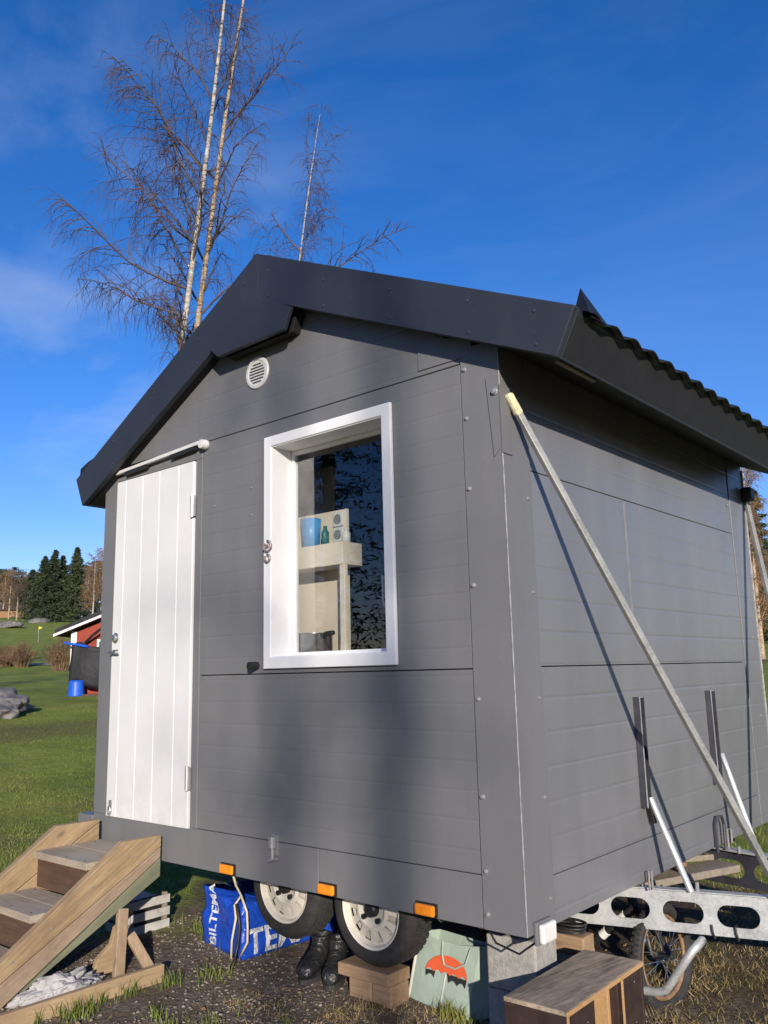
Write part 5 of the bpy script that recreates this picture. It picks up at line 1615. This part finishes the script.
for k, (px, d, h_, rd, mt, lab) in enumerate(((744, 82, 15, 3.2, 'pine', 'dark pine deep in the gap right of the wall'), (754, 88, 17, 3.4, 'spruce', 'dark spruce behind the birches right of the wall'), (764, 80, 14, 3.2, 'pine', 'dark pine at the right picture edge'), (772, 86, 16, 3.4, 'spruce', 'dark spruce just cut by the right picture edge'))):
    p = at(px, 668, d); zb = H(p.x, p.y)
    conifer(lab, (p.x, p.y, zb - 0.2), h_, rd, 300 + k, mt, 3600, 'pine_tree' if mt == 'pine' else 'spruce_tree', 0.05, False, 'conifers right of the side wall', 0.6)
for k in range(9):  # unseen low conifers added to block the bright sky below the sun
    az = R_(-64 + 5.0 * k); D = 44 + 3 * (k % 3)
    x = -0.5 + D * math.cos(az); y = D * math.sin(az)
    conifer('low dark conifer added out of view to block bright low sky', (x, y, H(x, y) - 0.2), 7.4 + 0.5 * (k % 3), 3.2, 360 + k, 'pine', 1800, 'pine_tree', 0.04, True, 'unseen conifers added to block low sky', 0.7)
for k in range(6):
    ang = R_(203 + 7.5 * k); D = 19 + 3.5 * ((k * 2) % 3)
    x = -1 + D * math.cos(ang); y = D * math.sin(ang)
    conifer('tall dark pine among the bare birches facing the front of the trailer', (x, y, -0.5), 11 + 2.2 * ((k * 3) % 4), 2.6, 420 + k, 'pine', 8500, 'pine_tree', 0.12, k % 2 == 0, 'tall pines facing the front of the trailer', 0.20)
# unseen conifers added to cut low sky light on the side wall, clear of the sun
for k in range(9):
    az = R_(-18 + 8.2 * k); D = 27 + 7 * ((k * 5) % 3)
    x = D * math.cos(az); y = 1.5 + D * math.sin(az)
    conifer('dark conifer added out of view to dim the sky light on the side wall', (x, y, H(x, y) - 0.2), 8.5 + 1.5 * ((k * 7) % 4), 3.0, 330 + k, 'spruce' if k % 2 else 'pine', 2400, 'spruce_tree' if k % 2 else 'pine_tree', 0.06, False, 'unseen conifers added to dim the side wall', 0.6)
G_F = 'trees along the far edge of the lawn'
fol = [(30, 629, 150, 9.0, 3.6, 'spruce', False, 'dark spruce just left of the two tallest spruces'),
       (42, 629, 128, 10.2, 3.2, 'spruce', False, 'broad dark spruce left of the pointed pair'),
       (52, 629, 130, 11.3, 2.5, 'spruce', False, 'tallest pointed spruce at the far edge of the lawn'),
       (60, 629, 133, 10.6, 2.4, 'spruce', False, 'narrow spruce close beside the tallest one'),
       (74, 629, 128, 11.6, 2.7, 'pine', False, 'pointed pine standing right of the spruces'),
       (68, 629, 145, 7.2, 3.0, 'spruce', False, 'low dark spruce between the pointed pine and the spruces'),
       (20, 620, 185, 9.0, 4.6, 'pine', True, 'round topped pine left of the spruces'),
       (-6, 620, 180, 11.0, 5.0, 'pine', True, 'round topped pine at the far left edge')]
for k, (px, py, d, h_, rd, mt, rn, lab) in enumerate(fol):
    p = at(px, py, d); zb = H(p.x, p.y)
    conifer(lab, (p.x, p.y, zb - 0.2), h_, rd * 1.25, 60 + k, mt, 7800, 'pine_tree' if mt == 'pine' else 'spruce_tree', 0.30 if rn else 0.03, rn, G_F, 0.62)
far2 = [(-4, 205, 12.5), (10, 210, 12.0), (22, 215, 11.0), (33, 210, 12.5), (47, 215, 12.0), (62, 205, 12.5), (72, 215, 13.0), (84, 205, 11.5), (95, 210, 13.5), (104, 205, 13.0)]
for k, (px, d, h_) in enumerate(far2):
    p = at(px, 620, d); zb = H(p.x, p.y)
    conifer('dim conifer of the hazy row standing behind the far trees', (p.x, p.y, zb - 0.2), h_ * (1.0 + 0.25 * ((k * 37) % 10) / 10), 5.2, 160 + k, 'pine', 4200, 'pine_tree', 0.10, True, 'dim conifers of the row behind the far trees', 0.62)
for k, (px, d, h_, lab) in enumerate(((8, 150, 8.5, 'bare tree at the left end of the far wood'), (16, 140, 7.5, 'pale bare tree left of the spruces'), (25, 160, 8.0, 'small bare tree touching the left spruce'), (92, 125, 10.5, 'bare birch right of the pine above the shed'), (100, 135, 11.0, 'bare birch touching the grey wall edge above the shed'), (86, 150, 9.5, 'thin bare birch just right of the pointed pine'), (2, 165, 9.0, 'bare tree cut by the left picture edge'))):
    p = at(px, 628, d); zb = H(p.x, p.y)
    birch(lab, (p.x, p.y, zb - 0.1), (p.x + 0.3, p.y, zb + h_), 0.16, lambda t: 1.0, 90 + k, 0.15, 26, 3.0, 4, tr=0.022, mats=('birch' if k > 2 else 'birch_tan', 'twig_tan' if k != 1 else 'twig_dark'), group=G_F, droop=0.4, name='bare_tree')
# cottage far left
p = at(8, 622, 165); zb = H(p.x, p.y)
ct = thing('brown_cottage', 'low brown cottage with dark roof far off at the left', 'cottage', (p.x, p.y, zb))
ux = RIGHT.copy(); ux.z = 0; ux.normalize(); uy = Vector((-ux.y, ux.x, 0))
c0 = Vector((p.x, p.y, zb))
MB().prism([c0 - ux * 3.6 + uy * 0, c0 + ux * 3.0, c0 + ux * 3.0 + uy * 4, c0 - ux * 3.6 + uy * 4], (0, 0, 1.5)).build('wall', M['cottage_wall'], ct)
MB().prism([c0 - ux * 4 - uy * 0.5 + Vector((0, 0, 1.4)), c0 - ux * 4 + uy * 2 + Vector((0, 0, 2.9)), c0 - ux * 4 + uy * 4.5 + Vector((0, 0, 1.4))], ux * 7.6).build('roof', M['cottage_roof'], ct)
# golf flag
p = at(38, 644, 82); zb = H(p.x, p.y)
fl = thing('golf_flag', 'tiny yellow flag on a thin pole out on the green', 'flag', (p.x, p.y, zb))
MB().tube([(p.x, p.y, zb), (p.x, p.y, zb + 1.5)], 0.007, 6).build('pole', M['shed_white'], fl)
MB().prism([(p.x, p.y, zb + 1.5), (p.x + 0.30, p.y + 0.22, zb + 1.38), (p.x, p.y, zb + 1.2)], (0.01, -0.01, 0)).build('flag', M['yellow'], fl)

def shrub(label, px, py, d, wd, ht, seed, n=190, mat='shrub'):
    p = at(px, py, d); zb = H(p.x, p.y)
    root = thing('bare_shrub', label, 'shrub', (p.x, p.y, zb), 'bare brown shrubs on the lawn')
    r = random.Random(seed); tw = Twigs()
    for k in range(n):
        az = r.uniform(0, 6.28); sp = r.uniform(0.1, 1.0)
        q = Vector((p.x, p.y, zb - 0.05)) + Vector((math.cos(az), math.sin(az), 0)) * wd * 0.22 * r.random()
        e = Vector((p.x, p.y, zb)) + Vector((math.cos(az) * wd * 0.55 * sp, math.sin(az) * wd * 0.55 * sp, ht * r.uniform(0.35, 1.08) * (1.06 - 0.5 * sp * sp)))
        mid = q.lerp(e, 0.5) + Vector((r.uniform(-0.1, 0.1), r.uniform(-0.1, 0.1), 0.1 * ht))
        tw.tube([q, mid, e], 0.012, 0.006)
        for j in range(4):
            s0 = mid.lerp(e, r.random())
            tw.tube([s0, s0 + Vector((r.uniform(-0.3, 0.3), r.uniform(-0.3, 0.3), r.uniform(0.0, 0.35)))], 0.008, 0.005)
    mesh_np('stems', [tuple(v) for v in tw.V], tw.F, M[mat], root)
shrub('rounded bare brown shrub close to the red shed', 60, 672, 41, 1.7, 1.55, 5)
shrub('bare reddish brown shrub on the lawn left of the round one', 22, 668, 44, 1.5, 1.15, 6)
shrub('low bare brown shrub at the left edge of the lawn', 6, 667, 44.5, 1.7, 1.05, 7)

# trees on the sunny side of the yard (they shade the front and show in the window)
SH = Vector((SUN.x, SUN.y, 0)).normalized()
for k, (xf, D, h_, r0, lab) in enumerate(((-0.74, 27, 13.5, 0.150, 'birch on the sunny side of the yard, right of its twin'), (-1.31, 29, 13.2, 0.125, 'birch on the sunny side of the yard, left of its twin'))):
    p = Vector((xf, 0, 0)) + SH * D
    birch(lab, (p.x, p.y, -0.5), (p.x + 0.05, p.y + 0.05, h_), r0, lambda t: 1.0, 120 + k, 0.55, 7, 1.3, 3, tr=0.010, mats=('birch', 'twig_dark'), group='birches on the sunny side of the yard', name='birch_tree')
G_Y = 'trees in front of the trailer mirrored in its window'
rr_ = random.Random(5)
for k in range(17):
    ang = R_(rr_.uniform(186, 262)) if k < 13 else R_(rr_.uniform(276, 290))
    D = rr_.uniform(17, 34)
    x = -1 + D * math.cos(ang); y = D * math.sin(ang)
    if k % 3 != 0:
        birch('bare birch in the wood facing the front of the trailer', (x, y, -0.5), (x + rr_.uniform(-.5, .5), y, rr_.uniform(14, 22)), 0.13, lambda t: 1.0, 200 + k, 0.12, 26, 2.6, 5, tr=0.012, dens=0.2, mats=('birch', 'twig_dark'), group=G_Y)
    else:
        conifer('dark conifer in the wood facing the front of the trailer', (x, y, -0.5), rr_.uniform(6, 9), rr_.uniform(1.8, 2.6), 200 + k, 'spruce', 5200, 'spruce_tree', 0.08, False, G_Y, 0.28)

# ---- ground cover near the camera
rs = np.random.RandomState(12)
def blades(name, pts, hmin, hmax, wdt, mat, lean=0.6):
    n = len(pts)
    P = np.zeros((n, 3)); P[:, :2] = pts; P[:, 2] = hgt(pts[:, 0], pts[:, 1]) - 0.004
    az = rs.rand(n) * 2 * np.pi; hh = hmin + (hmax - hmin) * rs.rand(n) ** 1.6
    t = np.stack([np.cos(az), np.sin(az), np.zeros(n)], 1) * (wdt * (0.6 + 0.8 * rs.rand(n)))[:, None]
    la = rs.rand(n) * 2 * np.pi; lv = np.stack([np.cos(la), np.sin(la), np.zeros(n)], 1) * (hh * lean * rs.rand(n))[:, None]
    mid = P + lv * 0.35 + np.array([0, 0, 1]) * (hh * 0.6)[:, None]
    tip = P + lv + np.array([0, 0, 1]) * hh[:, None]
    V = np.stack([P - t, P + t, mid + t * 0.6, mid - t * 0.6, tip], 1).reshape(-1, 3)
    i0 = np.arange(n) * 5
    F4 = np.stack([i0, i0 + 1, i0 + 2, i0 + 3], 1)
    F3 = np.stack([i0 + 3, i0 + 2, i0 + 4], 1)
    F = np.concatenate([np.stack([F4[:, 0], F4[:, 1], F4[:, 2]], 1), np.stack([F4[:, 0], F4[:, 2], F4[:, 3]], 1), F3])
    o = mesh_np(name, V, F, mat)
    o['kind'] = 'stuff'; o['label'] = {'lawn_grass': 'short green grass of the lawn left of the trailer', 'dry_grass': 'dry tan grass around the drawbar and crates', 'grass_tufts': 'scattered green grass tufts on the gravel under the trailer'}[name]
    o['category'] = 'grass'
    return o
def grass_mat(name, stops, sc=0.9):
    nb = NB(name)
    f = nb.math('ADD', nb.math('MULTIPLY', nb.noise(sc, 4, 0.6), 0.55), nb.math('MULTIPLY', nb.noise(35, 2, 0.5), 0.45))
    nb.col(nb.ramp(f, stops))
    nb.rough(0.65)
    nb.b.inputs['Specular IOR Level'].default_value = 0.25
    return nb.m
M['blade_green'] = grass_mat('grass_blade_green', [(0.36, (0.065, 0.098, 0.015)), (0.5, (0.13, 0.17, 0.028)), (0.64, (0.25, 0.225, 0.07))])
M['blade_dry'] = grass_mat('grass_blade_dry', [(0.34, (0.10, 0.10, 0.025)), (0.46, (0.26, 0.19, 0.08)), (0.62, (0.42, 0.32, 0.16))], 1.6)
# lawn wedge, thinning with distance
N = 110000
dd = 3.2 + 17 * rs.rand(N) ** 1.35
aa = np.radians(143 + 22 * rs.rand(N))
pts = np.stack([1.73 + dd * np.cos(aa), -2.77 + dd * np.sin(aa)], 1)
keep = (pts[:, 0] < -2.95)
bare = (pts[:, 0] > -13.2) & (pts[:, 0] < -11.0) & (rs.rand(N) < 0.6)
pts = pts[keep & ~bare]
blades('lawn_grass', pts, 0.010, 0.030, 0.0026, M['blade_green'])
def clusters(n, k, x0, x1, y0, y1, sp):
    c = np.stack([x0 + (x1 - x0) * rs.rand(n), y0 + (y1 - y0) * rs.rand(n)], 1)
    q = np.repeat(c, k, 0) + rs.randn(n * k, 2) * sp * np.repeat(0.4 + rs.rand(n, 1), k, 0)
    return q
q = np.concatenate([clusters(560, 80, -0.2, 3.0, 0.6, 4.6, 0.10), clusters(26, 40, -0.9, 0.0, 0.0, 0.33, 0.05), clusters(50, 60, -0.8, 0.2, 0.9, 4, 0.10), clusters(9, 40, -1.45, -0.95, -0.25, 0.0, 0.06), clusters(6, 40, -1.0, -0.75, -0.1, 0.15, 0.05)])
blades('dry_grass', q, 0.006, 0.045, 0.0016, M['blade_dry'], 2.6)
q = np.concatenate([clusters(75, 50, -2.35, -1.85, 0.35, 1.3, 0.07), clusters(12, 40, -2.0, -0.4, -0.7, 0.3, 0.045), clusters(14, 45, -1.95, -1.8, -0.9, -0.2, 0.03), clusters(5, 60, -0.62, -0.48, 0.25, 0.33, 0.03), clusters(300, 40, -3.0, 0.6, 3.4, 8, 0.15)])
blades('grass_tufts', q, 0.02, 0.085, 0.0022, M['blade_green'], 0.9)
# loose stones
N = 16000
pts = np.stack([-2.6 + 2.7 * rs.rand(N), -1.1 + 2.0 * rs.rand(N)], 1)
pts = pts[(np.sin(pts[:, 0] * 5.1 + 2) + np.sin(pts[:, 1] * 6.3 + pts[:, 0] * 3) + rs.randn(len(pts)) * 0.9) > -0.5]
n = len(pts)
octv = np.array([[1, 0, 0], [0, 1, 0], [-1, 0, 0], [0, -1, 0], [0, 0, 0.8], [0, 0, -0.8], [.6, .6, .4], [-.6, .6, .35], [-.6, -.6, .4], [.6, -.6, .35]])
octf = np.array([[0, 6, 4], [6, 1, 4], [1, 7, 4], [7, 2, 4], [2, 8, 4], [8, 3, 4], [3, 9, 4], [9, 0, 4], [0, 5, 6], [6, 5, 1], [1, 5, 7], [7, 5, 2], [2, 5, 8], [8, 5, 3], [3, 5, 9], [9, 5, 0]])
sc = 0.0028 + 0.0095 * rs.rand(n) ** 4
V = octv[None] * (0.7 + 0.6 * rs.rand(n, 10, 1)) * sc[:, None, None] * np.stack([np.ones(n), 0.6 + 0.5 * rs.rand(n), 0.5 + 0.4 * rs.rand(n)], 1)[:, None, :]
az = rs.rand(n) * 6.28; c_, s_ = np.cos(az)[:, None], np.sin(az)[:, None]
V = np.stack([V[..., 0] * c_ - V[..., 1] * s_, V[..., 0] * s_ + V[..., 1] * c_, V[..., 2]], -1)
V += np.stack([pts[:, 0], pts[:, 1], hgt(pts[:, 0], pts[:, 1]) + sc * 0.25], 1)[:, None, :]
F = (octf[None] + (np.arange(n) * 10)[:, None, None]).reshape(-1, 3)
nb = NB('loose_stone')
nb.col(nb.ramp(nb.noise(38, 3, 0.6), [(0.34, (0.12, 0.09, 0.07)), (0.5, (0.20, 0.16, 0.125)), (0.68, (0.33, 0.29, 0.245))]))
nb.rough(0.9)
o = mesh_np('gravel_stones', V.reshape(-1, 3), F, nb.m)
o['kind'] = 'stuff'; o['label'] = 'loose small stones of the gravel in front of the trailer'; o['category'] = 'gravel'
# dead leaves
N = 700
pts = np.stack([-2.4 + 5.0 * rs.rand(N), -0.8 + 4.0 * rs.rand(N)], 1)
az = rs.rand(N) * 6.28; s = 0.005 + 0.008 * rs.rand(N)
z = hgt(pts[:, 0], pts[:, 1]) + 0.010
V = []
for k4, (lx, ly) in enumerate(((-1.4, 0), (0, 0.7), (1.4, 0), (0, -0.7))):
    V.append(np.stack([pts[:, 0] + s * (lx * np.cos(az) - ly * np.sin(az)), pts[:, 1] + s * (lx * np.sin(az) + ly * np.cos(az)), z + s * 0.5 * rs.randn(N)], 1))
V = np.stack(V, 1).reshape(-1, 3)
F = (np.arange(N) * 4)[:, None] + np.array([0, 1, 2, 3])[None]
o = mesh_np('dead_leaves', V, F, simple('dead_leaf', (0.24, 0.15, 0.07), 0.8, var=0.5, scale=12))
o['kind'] = 'stuff'; o['label'] = 'dry brown leaves scattered over the ground by the trailer'; o['category'] = 'leaves'
